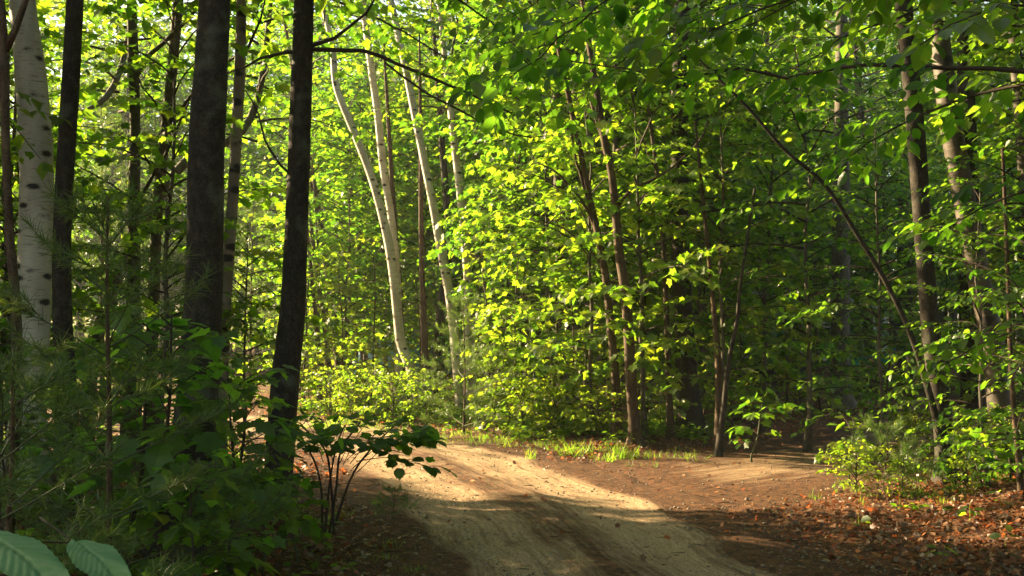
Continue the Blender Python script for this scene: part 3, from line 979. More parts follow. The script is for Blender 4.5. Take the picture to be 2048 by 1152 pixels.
b = off_trunk("overhanging_beech", "beech reaching in from the right with a long dark limb and hanging leaves", 3.6, 5.0, 7.0, 0.12, M_BARK_GREY)
leafy_limb(b, "limb", [(2420, 250, 5.0), (2200, 190, 5.1), (2048, 142, 5.2), (1900, 133, 5.3), (1740, 128, 5.5), (1660, 140, 5.6), (1570, 155, 5.8), (1480, 135, 6.0), (1360, 156, 6.2), (1200, 132, 6.5), (1080, 118, 6.8)], 0.017, 0.004, 0.10, L_BEECH, [M_BEECH, M_TWIG], 0.06, 0.13, 0.75, t0=0.3, seed=11)
leafy_limb(b, "limb", [(2480, 120, 4.6), (2200, 40, 4.4), (2000, 10, 4.2), (1900, 50, 4.1), (1840, 90, 4.0)], 0.014, 0.003, 0.105, L_BEECH, [M_BEECH, M_TWIG], 0.06, 0.12, 0.5, t0=0.35, seed=12)
leafy_limb(b, "limb", [(2480, 60, 5.0), (2100, -120, 5.6), (1800, -130, 6.0), (1500, -60, 6.3), (1300, -10, 6.6), (1120, 50, 6.9), (980, 100, 7.2)], 0.02, 0.004, 0.105, L_BEECH, [M_BEECH, M_TWIG], 0.055, 0.13, 0.9, t0=0.35, seed=13)
leafy_limb(b, "limb", [(2480, 20, 4.8), (2000, -150, 5.0), (1750, -90, 5.2), (1560, 20, 5.5), (1420, 90, 5.8)], 0.014, 0.003, 0.10, L_BEECH, [M_BEECH, M_TWIG], 0.06, 0.14, 0.8, t0=0.35, seed=14)
leafy_limb(b, "limb", [(2450, 300, 5.0), (2250, 330, 5.2), (2080, 370, 5.4), (1960, 420, 5.6), (1850, 470, 5.9)], 0.012, 0.003, 0.095, L_BEECH, [M_BEECH, M_TWIG], 0.06, 0.15, 0.6, t0=0.3, seed=15)
leafy_limb(b, "limb", [(2450, 480, 5.0), (2250, 560, 5.3), (2080, 640, 5.7), (1960, 690, 6.1), (1860, 740, 6.6)], 0.012, 0.003, 0.085, L_BEECH, [M_BEECH, M_TWIG], 0.055, 0.15, 0.6, t0=0.3, seed=16)
for k, (pts_, sd) in enumerate([
        ([(2480, 40, 5.2), (2100, -160, 6.2), (1750, -120, 7.0), (1450, 10, 7.6), (1250, 120, 8.0), (1120, 230, 8.3)], 31),
        ([(2480, 80, 5.2), (2150, 0, 6.0), (1880, 10, 6.8), (1680, 80, 7.4), (1520, 190, 7.8)], 32),
        ([(2480, -40, 5.4), (2000, -260, 6.6), (1600, -220, 7.6), (1250, -90, 8.4), (1030, 30, 8.8), (900, 130, 9.0)], 33),
        ([(2480, 180, 5.2), (2200, 150, 5.8), (1960, 190, 6.4), (1780, 260, 6.9), (1660, 350, 7.2)], 34),
        ([(2480, -60, 5.2), (1950, -240, 5.4), (1550, -150, 5.7), (1250, -20, 6.0), (1080, 110, 6.2), (960, 210, 6.4)], 36),
        ([(2480, 60, 5.2), (2050, -80, 5.3), (1700, -40, 5.6), (1420, 60, 5.9), (1270, 180, 6.1)], 37),
        ([(2480, 20, 5.0), (1900, -200, 5.8), (1500, -140, 6.4), (1230, -40, 6.9), (1060, 70, 7.2)], 35)]):
    leafy_limb(b, "limb", pts_, 0.018, 0.003, 0.12 if sd > 35 else 0.105, L_BEECH, [M_BEECH, M_TWIG], 0.055, 0.13, 1.0, t0=0.4, seed=sd, droop=0.55)
c = off_trunk("overhanging_maple", "maple whose bright leafy limbs hang over the road at the top of the photo", -5.2, 8.6, 8.0, 0.13, M_BARK_GREY)
leafy_limb(c, "limb", [(-150, -150, 8.6), (200, -260, 9.0), (560, -180, 9.4), (820, -60, 9.8), (1000, 60, 10.2), (1120, 200, 10.6), (1180, 290, 10.8)], 0.03, 0.004, 0.12, L_MAPLE, [M_MAPLE, M_TWIG], 0.07, 0.16, 1.2, t0=0.3, seed=21)
leafy_limb(c, "limb", [(-150, -100, 8.6), (200, -150, 9.4), (500, -60, 10.4), (760, 40, 11.2), (950, 160, 12.0), (1060, 300, 12.4)], 0.028, 0.004, 0.12, L_MAPLE, [M_MAPLE, M_TWIG], 0.07, 0.17, 1.2, t0=0.3, seed=22)
leafy_limb(c, "limb", [(-150, -60, 8.6), (100, -80, 9.0), (330, -30, 9.4), (480, 40, 9.8), (560, 110, 10.2)], 0.02, 0.004, 0.12, L_MAPLE, [M_MAPLE, M_TWIG], 0.08, 0.2, 0.9, t0=0.3, seed=23)
leafy_limb(c, "limb", [(-150, -120, 8.6), (300, -330, 8.6), (760, -200, 8.6), (1040, -60, 8.6), (1250, 90, 8.6)], 0.028, 0.004, 0.12, L_MAPLE, [M_MAPLE, M_TWIG], 0.08, 0.17, 1.1, t0=0.4, seed=24)

# ------------------------------------------------------------------ understory one can point to
def put(kind, i, px, Y, label, cat, scale=1.0, name=None, group=None, rz=None):
    return tree(kind, i, (px - 1024) / FPX * Y, Y, label, cat, group, scale, rz, name)

# left foreground
put("pine", 0, 215, 4.9, "feathery white pine sapling in front of the thickest dark trunk", "pine sapling", 0.95, "white_pine_sapling", rz=0.4)
put("pine", 1, 20, 3.9, "white pine sapling at the left edge in front of the thick birch", "pine sapling", 0.95, "white_pine_sapling", rz=2.2)
put("pine", 1, 150, 6.3, "shorter white pine sapling between the thick birch and the kinked trunk", "pine sapling", 0.75, "white_pine_sapling", rz=3.0)
put("big_leaf", 2, 250, 6.0, "broad leaved maple sapling left of the larger broad leaved one, under the kinked trunk", "maple sapling", 0.8, "striped_maple_sapling", rz=5.0)
put("big_leaf", 0, 400, 4.9, "low broad leaved sapling with flat leaves before the thickest trunk's foot", "maple sapling", 0.5, "striped_maple_sapling", rz=3.3)
put("big_leaf", 1, 20, 5.6, "broad leaved sapling at the left edge below the thick birch", "maple sapling", 0.62, "striped_maple_sapling", rz=0.9)
put("beech_sapling", 1, 480, 9.8, "beech sapling left of the roadside trunk with green tiers of leaves", "sapling", 0.5)
put("beech_sapling", 2, 330, 8.8, "beech sapling behind the broad leaved saplings between the left trunks", "sapling", 0.55)
put("beech_sapling", 0, 60, 9.6, "beech sapling behind the thick white birch at the left edge", "sapling", 0.6)
put("big_leaf", 0, 330, 5.6, "broad leaved maple sapling left of the thickest dark trunk", "maple sapling", 0.85, "striped_maple_sapling", rz=0.3)
put("big_leaf", 1, 470, 6.2, "broad leaved maple sapling between the two big dark trunks", "maple sapling", 0.72, "striped_maple_sapling", rz=1.3)
put("big_leaf", 2, 505, 7.4, "broad leaved sapling left of the roadside trunk with flat dark leaves", "maple sapling", 0.65, "striped_maple_sapling", rz=2.3)
put("big_leaf", 1, 120, 7.2, "broad leaved sapling at the foot of the straight dark trunk", "maple sapling", 0.7, "striped_maple_sapling", rz=4.0)
put("seedling", 0, 420, 5.4, "small maple seedling in the dark undergrowth below the thickest trunk", "seedling", 1.0, "maple_seedling")
put("seedling", 1, 520, 6.6, "small maple seedling left of the roadside trunk's foot", "seedling", 0.9, "maple_seedling")
put("seedling", 2, 600, 7.0, "small maple seedling right of the roadside trunk's foot", "seedling", 0.7, "maple_seedling")
# right side
put("pine", 2, 1765, 9.9, "sunlit pine seedling at the edge of the red leaf litter", "pine seedling", 0.85, "white_pine_seedling")
put("pine", 2, 1820, 10.2, "smaller pine seedling behind the sunlit one, by the dark trunk", "pine seedling", 0.55, "white_pine_seedling")
put("seedling", 1, 1700, 10.3, "low leafy beech seedling left of the sunlit pine seedling", "seedling", 0.85, "leafy_seedling")
put("low_bush", 0, 1715, 9.75, "bright yellow green low bush at the tip of the leaf litter by the side track", "bush", 0.55, "low_leafy_bush")
put("low_bush", 1, 1800, 9.6, "low sunlit bush before the pine seedling on the leaf litter", "bush", 0.36, "low_leafy_bush")
put("low_bush", 2, 1915, 9.5, "low sunlit bush at the foot of the dark trunk's right side", "bush", 0.42, "low_leafy_bush")
put("seedling", 2, 1960, 9.8, "leafy seedling between the dark trunk and the bare slim stem", "seedling", 1.0, "leafy_seedling")
put("seedling", 0, 1500, 12.2, "broad leaved seedling standing alone in the dark beside the side track", "seedling", 1.0, "leafy_seedling")
put("beech_sapling", 0, 2060, 8.2, "beech sapling at the right edge with leaves hanging in front of the old birch", "sapling", 0.62)
put("beech_sapling", 1, 1970, 9.9, "beech sapling filling the space behind the bare slim stem", "sapling", 0.6)
put("beech_sapling", 2, 1760, 12.4, "beech sapling behind the sunlit pine seedling", "sapling", 0.8)
put("beech_sapling", 1, 1610, 13.4, "beech sapling hanging over the far end of the side track", "sapling", 1.05)
put("maple_sapling", 0, 1520, 15.5, "maple sapling left of the broad trunk with the flared foot", "sapling", 0.95)
put("maple_sapling", 1, 1440, 13.8, "maple sapling in layers right of the stout dark trunk", "sapling", 0.85)
put("maple_sapling", 2, 1190, 14.6, "maple sapling fanning around the forked stem at the far verge", "sapling", 0.9)
put("maple_sapling", 1, 1105, 16.2, "maple sapling before the straight grey trunk in mixed light", "sapling", 0.85)
put("maple_sapling", 0, 1290, 14.4, "maple sapling between the crooked stem and the stout dark trunk", "sapling", 0.95)
put("mid_maple", 0, 1075, 21.5, "maple with a full crown deep behind the thicket right of the pale birch", "tree", 1.0)
put("mid_maple", 1, 1170, 17.6, "maple standing right of the straight grey trunk with a dense crown", "tree", 0.95)
put("mid_maple", 2, 1095, 18.4, "maple behind the straight grey trunk with a dense crown", "tree", 1.0)
put("beech_sapling", 0, 1060, 18.6, "tall sapling right of the sunlit pine by the birches", "sapling", 0.9)
put("maple_sapling", 2, 700, 23.5, "maple sapling glowing yellow behind the bend, left of the curving birch", "sapling", 1.15)
put("maple_sapling", 0, 640, 22.0, "maple sapling glowing yellow just right of the roadside trunk", "sapling", 1.05)
put("maple_sapling", 1, 850, 24.5, "maple sapling glowing between the leaning birches", "sapling", 1.15)
put("maple_sapling", 1, 610, 20.6, "bright yellow green sapling at the roadside trunk's right in the sun", "sapling", 0.72)
put("maple_sapling", 2, 690, 21.4, "bright yellow green sapling left of the curving birch's crooked foot", "sapling", 0.8)
put("maple_sapling", 0, 735, 24.8, "bright sapling standing directly behind the curving birch", "sapling", 1.2)
put("maple_sapling", 0, 770, 26.5, "taller maple sapling glowing behind the curving birch", "sapling", 1.5)
put("young_pine", 0, 500, 21.0, "young pine in grey green shade beside the road where it bends out of sight", "pine", 0.62)
put("young_pine", 0, 210, 17.5, "young pine seen between the left trunks with soft grey needles", "pine", 0.75)

# undergrowth along the far verge
spots = [("shrub", 625, 19.8, 0.8), ("low_bush", 665, 18.6, 0.9), ("shrub", 715, 19.2, 0.75), ("low_bush", 745, 18.0, 1.0), ("low_bush", 790, 17.3, 0.9), ("shrub", 830, 18.3, 0.6), ("low_bush", 850, 16.8, 0.8), ("low_bush", 700, 17.9, 0.7),
         ("spindly", 655, 21.5, 1.0), ("spindly", 745, 21.0, 1.1), ("spindly", 835, 20.6, 0.9),  ("spindly", 600, 22.5, 1.1), ("spindly", 690, 20.2, 1.0), ("spindly", 560, 22.0, 1.2), ("spindly", 720, 22.8, 1.3), ("spindly", 800, 22.4, 1.2), ("spindly", 640, 20.4, 0.9),
         ("spindly", 985, 17.0, 1.0), ("spindly", 1030, 15.9, 0.9), ("shrub", 1065, 15.4, 1.0), ("spindly", 1105, 16.2, 1.15), ("shrub", 1010, 15.3, 0.8), ("low_bush", 1045, 14.8, 0.9), ("low_bush", 1110, 14.5, 0.9),
         ("spindly", 1150, 15.2, 0.9), ("shrub", 1175, 14.8, 0.8), ("low_bush", 1210, 14.2, 0.7), ("spindly", 1215, 16.4, 1.2), ("spindly", 1300, 15.4, 1.0), ("spindly", 1345, 16.4, 1.1), ("shrub", 1325, 15.2, 0.7), ("spindly", 1410, 16.2, 1.0), ("shrub", 1395, 15.6, 0.8), ("spindly", 1480, 16.8, 1.0), ("low_bush", 1460, 15.6, 0.8),
         ("spindly", 1570, 18.2, 1.1), ("spindly", 1640, 19.6, 1.0), ("spindly", 1760, 18.4, 1.1), ("shrub", 1600, 19.0, 0.8), ("shrub", 1730, 20.0, 0.8), ("low_bush", 1830, 12.0, 0.7), ("spindly", 1880, 13.6, 0.8), ("low_bush", 1950, 11.2, 0.8), ("low_bush", 2020, 10.4, 0.8), ("spindly", 1990, 12.6, 0.9)]
for k, (kd, px, Y, s) in enumerate(spots):
    if px < 900:
        lb, gp = "sunlit green shrub in the bright yellow undergrowth along the outside of the bend", "sunlit shrubs along the bend"
    elif px < 1500:
        lb, gp = "leafy shrub in the dense thicket along the far verge right of the birches", "shrubs in the thicket along the far verge"
    else:
        lb, gp = "low leafy shrub in the shade on the right behind the side track", "shaded shrubs on the right"
    put(kd, k % 3, px, Y, lb, "shrub", s, "leafy_shrub", gp)
put("pine", 0, 928, 15.3, "sunlit pine sapling with golden needles at the foot of the birches", "pine sapling", 0.92, "white_pine_sapling")
put("pine", 1, 990, 15.4, "lower golden pine sapling right beside the sunlit one", "pine sapling", 0.85, "white_pine_sapling")
put("pine", 1, 865, 17.0, "small golden pine sapling left of the sunlit one under the leaning birch", "pine sapling", 0.6, "white_pine_sapling")

# ------------------------------------------------------------------ the shrub in front of the road, left of centre
sh = np.array([(662 - 1024) / FPX * 7.4, 7.4, 0.0])
sh[2] = gz1(sh[0], sh[1])
r = empty("hobblebush", sh, "dark shrub with flat layered leaves standing on the left verge before the road", "shrub")
rng = np.random.default_rng(5)
stems = [[(650, 1070), (660, 960), (676, 880), (690, 850)], [(658, 1070), (672, 980), (682, 900), (720, 846)], [(668, 1070), (664, 990), (650, 900), (600, 850)], [(645, 1070), (640, 960), (610, 890), (560, 862)], [(664, 1070), (700, 960), (740, 900), (790, 850)]]
fo = Foliage(rng)
for k, s in enumerate(stems):
    P = resample(np.array([at(a, b_, 7.4 + 0.12 * (k - 2)) for a, b_ in s]), 0.06) - sh
    m = MB()
    tube(m, P, np.linspace(0.011, 0.005, len(P)), sides=6, lump=0.1, rng=rng)
    m.obj("stem", [M_TWIG], r, smooth=True)
tips = [(565, 845, 7.3), (605, 832, 7.6), (650, 834, 7.2), (700, 826, 7.5), (750, 828, 7.2), (800, 836, 7.5), (850, 850, 7.3), (870, 880, 7.2), (640, 870, 6.9), (720, 880, 6.9), (790, 870, 7.0), (862, 935, 7.15), (680, 850, 7.0), (830, 862, 7.05)]
for (a, b_, Y) in tips:
    e = at(a, b_, Y) - sh
    s0 = np.array([0.02 * rng.normal(), 0, 0.55 + 0.2 * rng.random()]) + np.array([0.25 * e[0], 0, 0])
    P = resample(np.array([s0, (s0 + e) / 2 + np.array([0, 0, 0.05]), e]), 0.08)
    fo.spray(P, 0.004, 0.085, 0.055, 0.085, 0.30, t0=0.4, r1=0.002, jitter=0.28)
m = MB()
fo.write(m, L_ROUND)
m.obj("foliage", [M_DARK, M_TWIG], r, smooth={1})

# small pine tip on the verge behind it
put("pine", 2, 790, 8.6, "tuft of a tiny pine seedling at the road edge beside the layered shrub", "pine seedling", 0.35, "white_pine_seedling")

# ------------------------------------------------------------------ two near leaves, bottom left
M_NEAR = leaf_mat("near_leaf", [(0.09, 0.21, 0.10), (0.10, 0.22, 0.105)], (2.4, 2.8, 1.6), tfac=0.4, rough=0.6, spec=0.25, hue=0.0)
def serrate_leaf(root, base, tip, width, normal):
    base, tip = np.array(base), np.array(tip)
    L_ = np.linalg.norm(tip - base)
    A = (tip - base) / L_
    n_ = np.array(normal, float)
    S_ = unit(np.cross(A, n_)); n_ = np.cross(S_, A)
    nu, nv = 90, 25
    t = np.linspace(0, 1, nu)
    prof = np.sin(np.pi * t ** 0.78) ** 0.75 * (1 - 0.25 * t)
    tooth = 1 + 0.055 * ((t * 15) % 1 - 0.5) * (prof > 0.1)
    v = np.linspace(-1, 1, nv)
    W = width / 2 * (prof * tooth)[:, None] * v[None]
    tt = t[:, None] + 0.0 * v[None]
    ph = (tt - 0.16 * np.abs(v[None])) * 15
    ridge = 0.0015 * np.abs(np.sin(np.pi * ph)) * np.minimum(1, prof[:, None] * 1.5)
    z = 0.10 * np.abs(W) + ridge - 0.003 * np.exp(-(W / 0.0012) ** 2) - 0.15 * L_ * tt ** 2 + 0.005 * np.sin(tt * 5 + v[None] * 2.2) + 0.002 * np.sin(tt * 17 + v[None] * 5)
    Pv = base + (tt * L_)[..., None] * A + W[..., None] * S_ + z[..., None] * n_
    m = MB()
    m.add(Pv.reshape(-1, 3), grid_faces(nu, nv))
    return m.obj("leaf", [M_NEAR], root, smooth=True)
q0 = at(70, 1250, 1.45)
r = empty("birch_sprig", (q0[0], q0[1], gz1(q0[0], q0[1])), "sprig with two pale green toothed leaves close to the camera at the bottom left", "sprig")
o_ = np.array(r.location)
m = MB()
pts = resample(np.array([[q0[0], q0[1], r.location[2]], [q0[0] + 0.05, q0[1] + 0.1, 0.6], at(60, 1190, 1.42), at(110, 1085, 1.46), at(146, 1085, 1.46), at(80, 1035, 1.5)]), 0.02)
tube(m, pts - o_, np.linspace(0.004, 0.0012, len(pts)), sides=7)
m.obj("stem", [M_TWIG], r, smooth=True)
serrate_leaf(r, at(148, 1082, 1.46) - o_, at(262, 1158, 1.30) - o_, 0.058, (0.10, -0.55, 0.85))
serrate_leaf(r, at(-40, 1062, 1.46) - o_, at(158, 1168, 1.26) - o_, 0.074, (0.12, -0.45, 0.9))
fo = Foliage(np.random.default_rng(3))

# ------------------------------------------------------------------ grass, ground cover, fallen leaves, twigs (nobody could count them)
rng = np.random.default_rng(77)
def stuff(m, name, mats, label, smooth=False):
    o = m.obj(name, mats, None, smooth)
    o["kind"] = "stuff"
    o["label"] = label
    o["category"] = name.replace("_", " ")
    return o

tufts = [((1185, 905), 1.0, 80, 0.20), ((1130, 900), .8, 70, .13), ((960, 862), 1.2, 110, .16), ((890, 868), 0.9, 60, .12), ((1780, 985), 1.1, 120, .13), ((1900, 975), .8, 90, .12), ((1690, 960), .6, 60, .10), ((640, 842), 1.6, 140, .2), ((700, 838), 1.4, 120, .2), ((1040, 878), 0.9, 60, .12), ((1235, 905), .6, 40, .12), ((690, 1010), .9, 70, .10), ((740, 1090), .6, 50, .08), ((780, 1125), .5, 40, .07), ((1860, 995), .6, 50, .10)]
for k in range(70):
    tufts.append(((rng.uniform(600, 1400), 0), 0.25, int(rng.uniform(6, 22)), rng.uniform(0.08, 0.16)))
    px_ = tufts[-1][0][0]
    tufts[-1] = ((px_, np.interp(px_, [600, 800, 960, 1200, 1400], [848, 852, 872, 898, 905]) + rng.normal(0, 5)),) + tufts[-1][1:]
P, A, S = [], [], []
for (px, py), rad, n, h in tufts:
    d = at(px, py, 1.0) - np.array([0, 0, CAM_H])
    k = (CAM_H - 0.08) / -d[2]
    cx, cy_ = d[0] * k, d[1] * k
    n = int(n * 2.4)
    nc = max(4, n // 22); ca_ = rng.uniform(0, 6.28, nc); cr_ = rad * np.sqrt(rng.random(nc)) * 0.7; ci = rng.integers(0, nc, n)
    x = cx + (cr_ * np.cos(ca_))[ci] + rng.normal(0, 0.035, n); y = cy_ + (cr_ * np.sin(ca_))[ci] * 0.8 + rng.normal(0, 0.035, n)
    P.append(np.stack([x, y, ground_z(x, y) - 0.005], -1))
    A.append(unit(np.stack([rng.normal(0, .45, n), rng.normal(0, .45, n), np.ones(n)], -1)))
    S.append(h * rng.uniform(0.35, 1.2, n) * rng.uniform(0.5, 1.1, nc)[ci])
P, A, S = map(np.concatenate, (P, A, S))
m = MB()
gv = np.array([(-0.022, 0, 0), (0.022, 0, 0), (0.018, 0.5, 0.03), (0, 1, 0.22), (-0.018, 0.5, 0.03)])
leaves(m, P, A, unit(np.cross(A, rng.normal(0, 1, A.shape))), S, (gv, np.array([(0, 1, 2), (0, 2, 4), (4, 2, 3)])))
stuff(m, "grass", [M_GRASS], "short bright grass growing in patches along the road edges")

def road_dist(x, y):
    P2 = np.stack([x, y], -1)
    return np.minimum(np.abs(lat(P2, ROAD)[0]), np.abs(lat(P2, TRACK)[0]) - 0.25)

# low herbs over the forest floor
n = 5200
Y = 3.5 + 26 * rng.random(n) ** 1.25
X = rng.uniform(-0.62, 0.62, n) * Y
xe = rng.uniform(-4.5, 3.2, 9000); ye = rng.uniform(11.5, 20, 9000); de = road_dist(xe, ye)
ke = (de > 1.5) & (de < 3.2) & (rng.random(9000) < np.clip((de - 1.3) / 1.2, 0, 1)) & (ye > 14.2 + 0.0 * xe)
X = np.concatenate([X, xe[ke]]); Y = np.concatenate([Y, ye[ke]])
d = road_dist(X, Y)
dR = np.abs(lat(np.stack([X, Y], -1), ROAD)[0])
keep = (d > np.where(np.arange(len(X)) < n, 1.75, 1.5)) & ~((X > 0.6) & (d < 3.4) & (Y < 12) & (rng.random(len(X)) < 0.93)) & ~((X < 0) & (d < 2.3) & (rng.random(len(X)) < 0.7))
X, Y = X[keep], Y[keep]
Zg = ground_z(X, Y)
P, A, Nr, S = [], [], [], []
for i in range(len(X)):
    k = rng.integers(4, 9)
    h = rng.uniform(0.05, 0.24)
    az = rng.uniform(0, 6.28) + np.arange(k) * 2.4
    a = np.stack([np.cos(az), np.sin(az), rng.normal(-0.05, .2, k)], -1)
    P.append(np.stack([np.full(k, X[i]), np.full(k, Y[i]), Zg[i] + h * rng.uniform(0.4, 1, k)], -1) + a * 0.03)
    A.append(a)
    Nr.append(unit(np.array([0, 0, 1]) + rng.normal(0, .3, (k, 3))))
    S.append(rng.uniform(0.05, 0.11, k))
m = MB()
leaves(m, np.concatenate(P), np.concatenate(A), np.concatenate(Nr), np.concatenate(S), L_BEECH_LOW)
st = np.array([(-0.002, 0, 0), (0.002, 0, 0), (0, 0, 0.16)])
V = np.stack([X, Y, Zg], -1)[:, None] + st[None]
m.add(V.reshape(-1, 3), np.arange(len(X) * 3).reshape(-1, 3), 0)
stuff(m, "ground_cover", [M_MAPLE], "low leafy herbs covering the forest floor on both sides of the road")

# fallen leaves: thick right of the road, thin on the road
def scatter_leaves(n, sampler):
    X, Y = sampler(n)
    Z = ground_z(X, Y)
    nr = unit(np.array([0, 0, 1]) + rng.normal(0, .55, (len(X), 3)))
    az = rng.uniform(0, 6.28, len(X))
    a = np.stack([np.cos(az), np.sin(az), rng.normal(0.05, .25, len(X))], -1)
    return np.stack([X, Y, Z + rng.uniform(0.012, 0.03, len(X))], -1), a, nr, 0.016 + 0.042 * rng.random(len(X)) ** 2
def s_right(n):
    Y = rng.uniform(4.5, 13.5, n); X = rng.uniform(0.5, 6.8, n)
    d = road_dist(X, Y)
    k = (d > 1.15) & (rng.random(n) < np.clip((d - 1.35) / 1.2, 0.03, 1)) & (X < 0.58 * Y + .4)
    return X[k], Y[k]
def s_far(n):
    Y = rng.uniform(11, 24, n); X = rng.uniform(-6, 8, n)
    d = road_dist(X, Y)
    k = (d > 1.3) & (d < 4.0)
    return X[k], Y[k]
def s_left(n):
    Y = rng.uniform(4.5, 12, n); X = rng.uniform(-4, 0, n)
    d = road_dist(X, Y)
    k = (d > 1.3) & (rng.random(n) < np.clip((d - 1.2) / 0.8, 0.05, 1)) & (X > -0.55 * Y)
    return X[k], Y[k]
def s_road(n):
    Y = rng.uniform(5, 17, n); X = rng.uniform(-3, 5, n)
    d = road_dist(X, Y)
    return X[d < 1.5], Y[d < 1.5]
parts_ = [scatter_leaves(n_, s_) for n_, s_ in ((64000, s_right), (26000, s_far), (16000, s_left), (900, s_road))]
m = MB()
half = [np.concatenate([p[i] for p in parts_]) for i in range(4)]
sel = rng.random(len(half[0])) < 0.5
leaves(m, half[0][sel], half[1][sel], half[2][sel], half[3][sel], L_CURL)
leaves(m, half[0][~sel], half[1][~sel], half[2][~sel], half[3][~sel] * 1.15, L_MAPLE_LOW)
stuff(m, "fallen_leaves", [M_LITTER], "dry red brown leaves littering the verges of the road")

# fallen twigs and needles
m = MB()
for k in range(700):
    Y = rng.uniform(5, 14); X = rng.uniform(-0.5, 0.6) * Y
    if k > 240 and road_dist(np.array([X]), np.array([Y]))[0] < 1.2:
        continue
    L_ = rng.uniform(0.05, 0.3) if k > 240 else rng.uniform(0.03, 0.12)
    az = rng.uniform(0, 6.28)
    e = np.array([math.cos(az), math.sin(az), 0]) * L_ / 2
    z = gz1(X, Y) + 0.022
    p = np.array([X, Y, z])
    tube(m, np.array([p - e, p + rng.normal(0, L_ * .06, 3) * [1, 1, 0.2] + [0, 0, .004], p + e]), np.array([.003, .003, .0015]) * rng.uniform(.5, 1.6), sides=4)
stuff(m, "fallen_twigs", [M_TWIG], "thin dead twigs scattered on the road and its verges")

# grit and pebbles on the road
m = MB()
ico = np.array([(0, 0, 1), (.89, 0, .45), (.28, .85, .45), (-.72, .53, .45), (-.72, -.53, .45), (.28, -.85, .45), (.72, .53, -.45), (-.28, .85, -.45), (-.89, 0, -.45), (-.28, -.85, -.45), (.72, -.53, -.45), (0, 0, -1)])
icf = np.array([(0,1,2),(0,2,3),(0,3,4),(0,4,5),(0,5,1),(1,6,2),(2,7,3),(3,8,4),(4,9,5),(5,10,1),(6,7,2),(7,8,3),(8,9,4),(9,10,5),(10,6,1),(11,7,6),(11,8,7),(11,9,8),(11,10,9),(11,6,10)])
n = 7000
Y = 5.5 + 9 * rng.random(n) ** 1.4; X = rng.uniform(-2.6, 4.5, n)
d = road_dist(X, Y); kp = (d < 1.9); X, Y, d = X[kp], Y[kp], d[kp]
r_ = 0.003 + 0.011 * rng.random(len(X)) ** 4 + 0.003 * (d > 1.0)
V = np.stack([X, Y, ground_z(X, Y) + 0.004], -1)[:, None] + r_[:, None, None] * ico[None] * rng.uniform(0.6, 1.2, (len(X), 12, 1)) * [1.2, 1, .7]
m.add(V.reshape(-1, 3), (np.arange(len(X))[:, None, None] * 12 + icf[None]).reshape(-1, 3))
stuff(m, "gravel", [plain_mat("pebble", (0.2, 0.165, 0.125), 0.8, 0.3, noise=0.45)], "grit and pebbles lying on the sandy road")

# ------------------------------------------------------------------ glimpses of the camp behind the trees
M_WHITE = plain_mat("trailer_paint", (0.75, 0.76, 0.76), 0.35, 0.5, noise=0.05)
M_TEAL = plain_mat("teal_canvas", (0.03, 0.30, 0.32), 0.7, 0.3, noise=0.15)
M_GLASS = plain_mat("dark_glass", (0.02, 0.025, 0.03), 0.1, 0.6)
M_RUBBER = plain_mat("rubber", (0.02, 0.02, 0.02), 0.8, 0.2)
M_STRIPE = plain_mat("teal_paint", (0.05, 0.42, 0.42), 0.4, 0.5)
def bevel_box(name, size, loc, mat, parent, bev=0.03):
    import bmesh
    bm = bmesh.new()
    bmesh.ops.create_cube(bm, size=1)
    bmesh.ops.scale(bm, vec=size, verts=bm.verts)
    bmesh.ops.bevel(bm, geom=list(bm.edges), offset=bev, segments=3, affect='EDGES')
    me = bpy.data.meshes.new(name)
    bm.to_mesh(me); bm.free()
    me.materials.append(mat)
    return part(name, me, parent, loc)
p = at(1590, 660, 31)
r = empty("camper_trailer", (p[0], 31, gz1(p[0], 31)), "white camper trailer glimpsed through leaves left of the broad flared trunk", "camper")
r.rotation_euler = (0, 0, 0.15)
bevel_box("body", (5.2, 2.2, 2.1), (0, 0, 1.55), M_WHITE, r, 0.22)
bevel_box("stripe", (5.0, 0.02, 0.16), (0, -1.105, 1.35), M_STRIPE, r, 0.004)
for x in (-1.6, 1.5):
    w_ = bevel_box("window", (1.0, 0.04, 0.55), (x, -1.115, 1.9), M_WHITE, r, 0.015)
    bevel_box("pane", (0.88, 0.02, 0.43), (0, -0.025, 0), M_GLASS, w_, 0.004)
d_ = bevel_box("door", (0.65, 0.03, 1.7), (0.1, -1.112, 1.5), M_WHITE, r, 0.01)
bevel_box("handle", (0.04, 0.04, 0.14), (-0.24, -0.03, -0.05), M_GLASS, d_, 0.01)
for x in (-0.6, 0.35):
    m = MB()
    tube(m, np.array([(0, -0.11, 0), (0, -0.08, 0), (0, 0.08, 0), (0, 0.11, 0)]), np.array([.27, .33, .33, .27]), sides=20)
    w_ = m.obj("wheel", [M_RUBBER], r, smooth=False); w_.location = (x - 0.8, -0.95, 0.33)
p = at(812, 650, 33)
r = empty("dome_tent", (p[0], 33, gz1(p[0], 33)), "pale teal tent glimpsed between the curving birch and the thin dark stem", "tent")
m = MB()
t_ = np.linspace(0, 1, 13); a_ = np.linspace(0, 2 * math.pi, 33)[:-1]
RR = np.cos(t_ * math.pi / 2) ** 0.6
V = np.stack([1.7 * RR[:, None] * np.cos(a_) * (1 + 0.04 * np.abs(np.sin(2 * a_))), 1.5 * RR[:, None] * np.sin(a_) * (1 + 0.04 * np.abs(np.sin(2 * a_))), 2.0 * np.sin(t_ * math.pi / 2)[:, None] + 0 * a_], -1)
F = [(i * 32 + j, i * 32 + (j + 1) % 32, (i + 1) * 32 + (j + 1) % 32, (i + 1) * 32 + j) for i in range(12) for j in range(32)]
m.add(V.reshape(-1, 3), np.array(F))
m.obj("canopy", [plain_mat("pale_teal_canvas", (0.22, 0.42, 0.44), 0.6, 0.3, noise=0.1)], r, smooth=True)
m = MB()
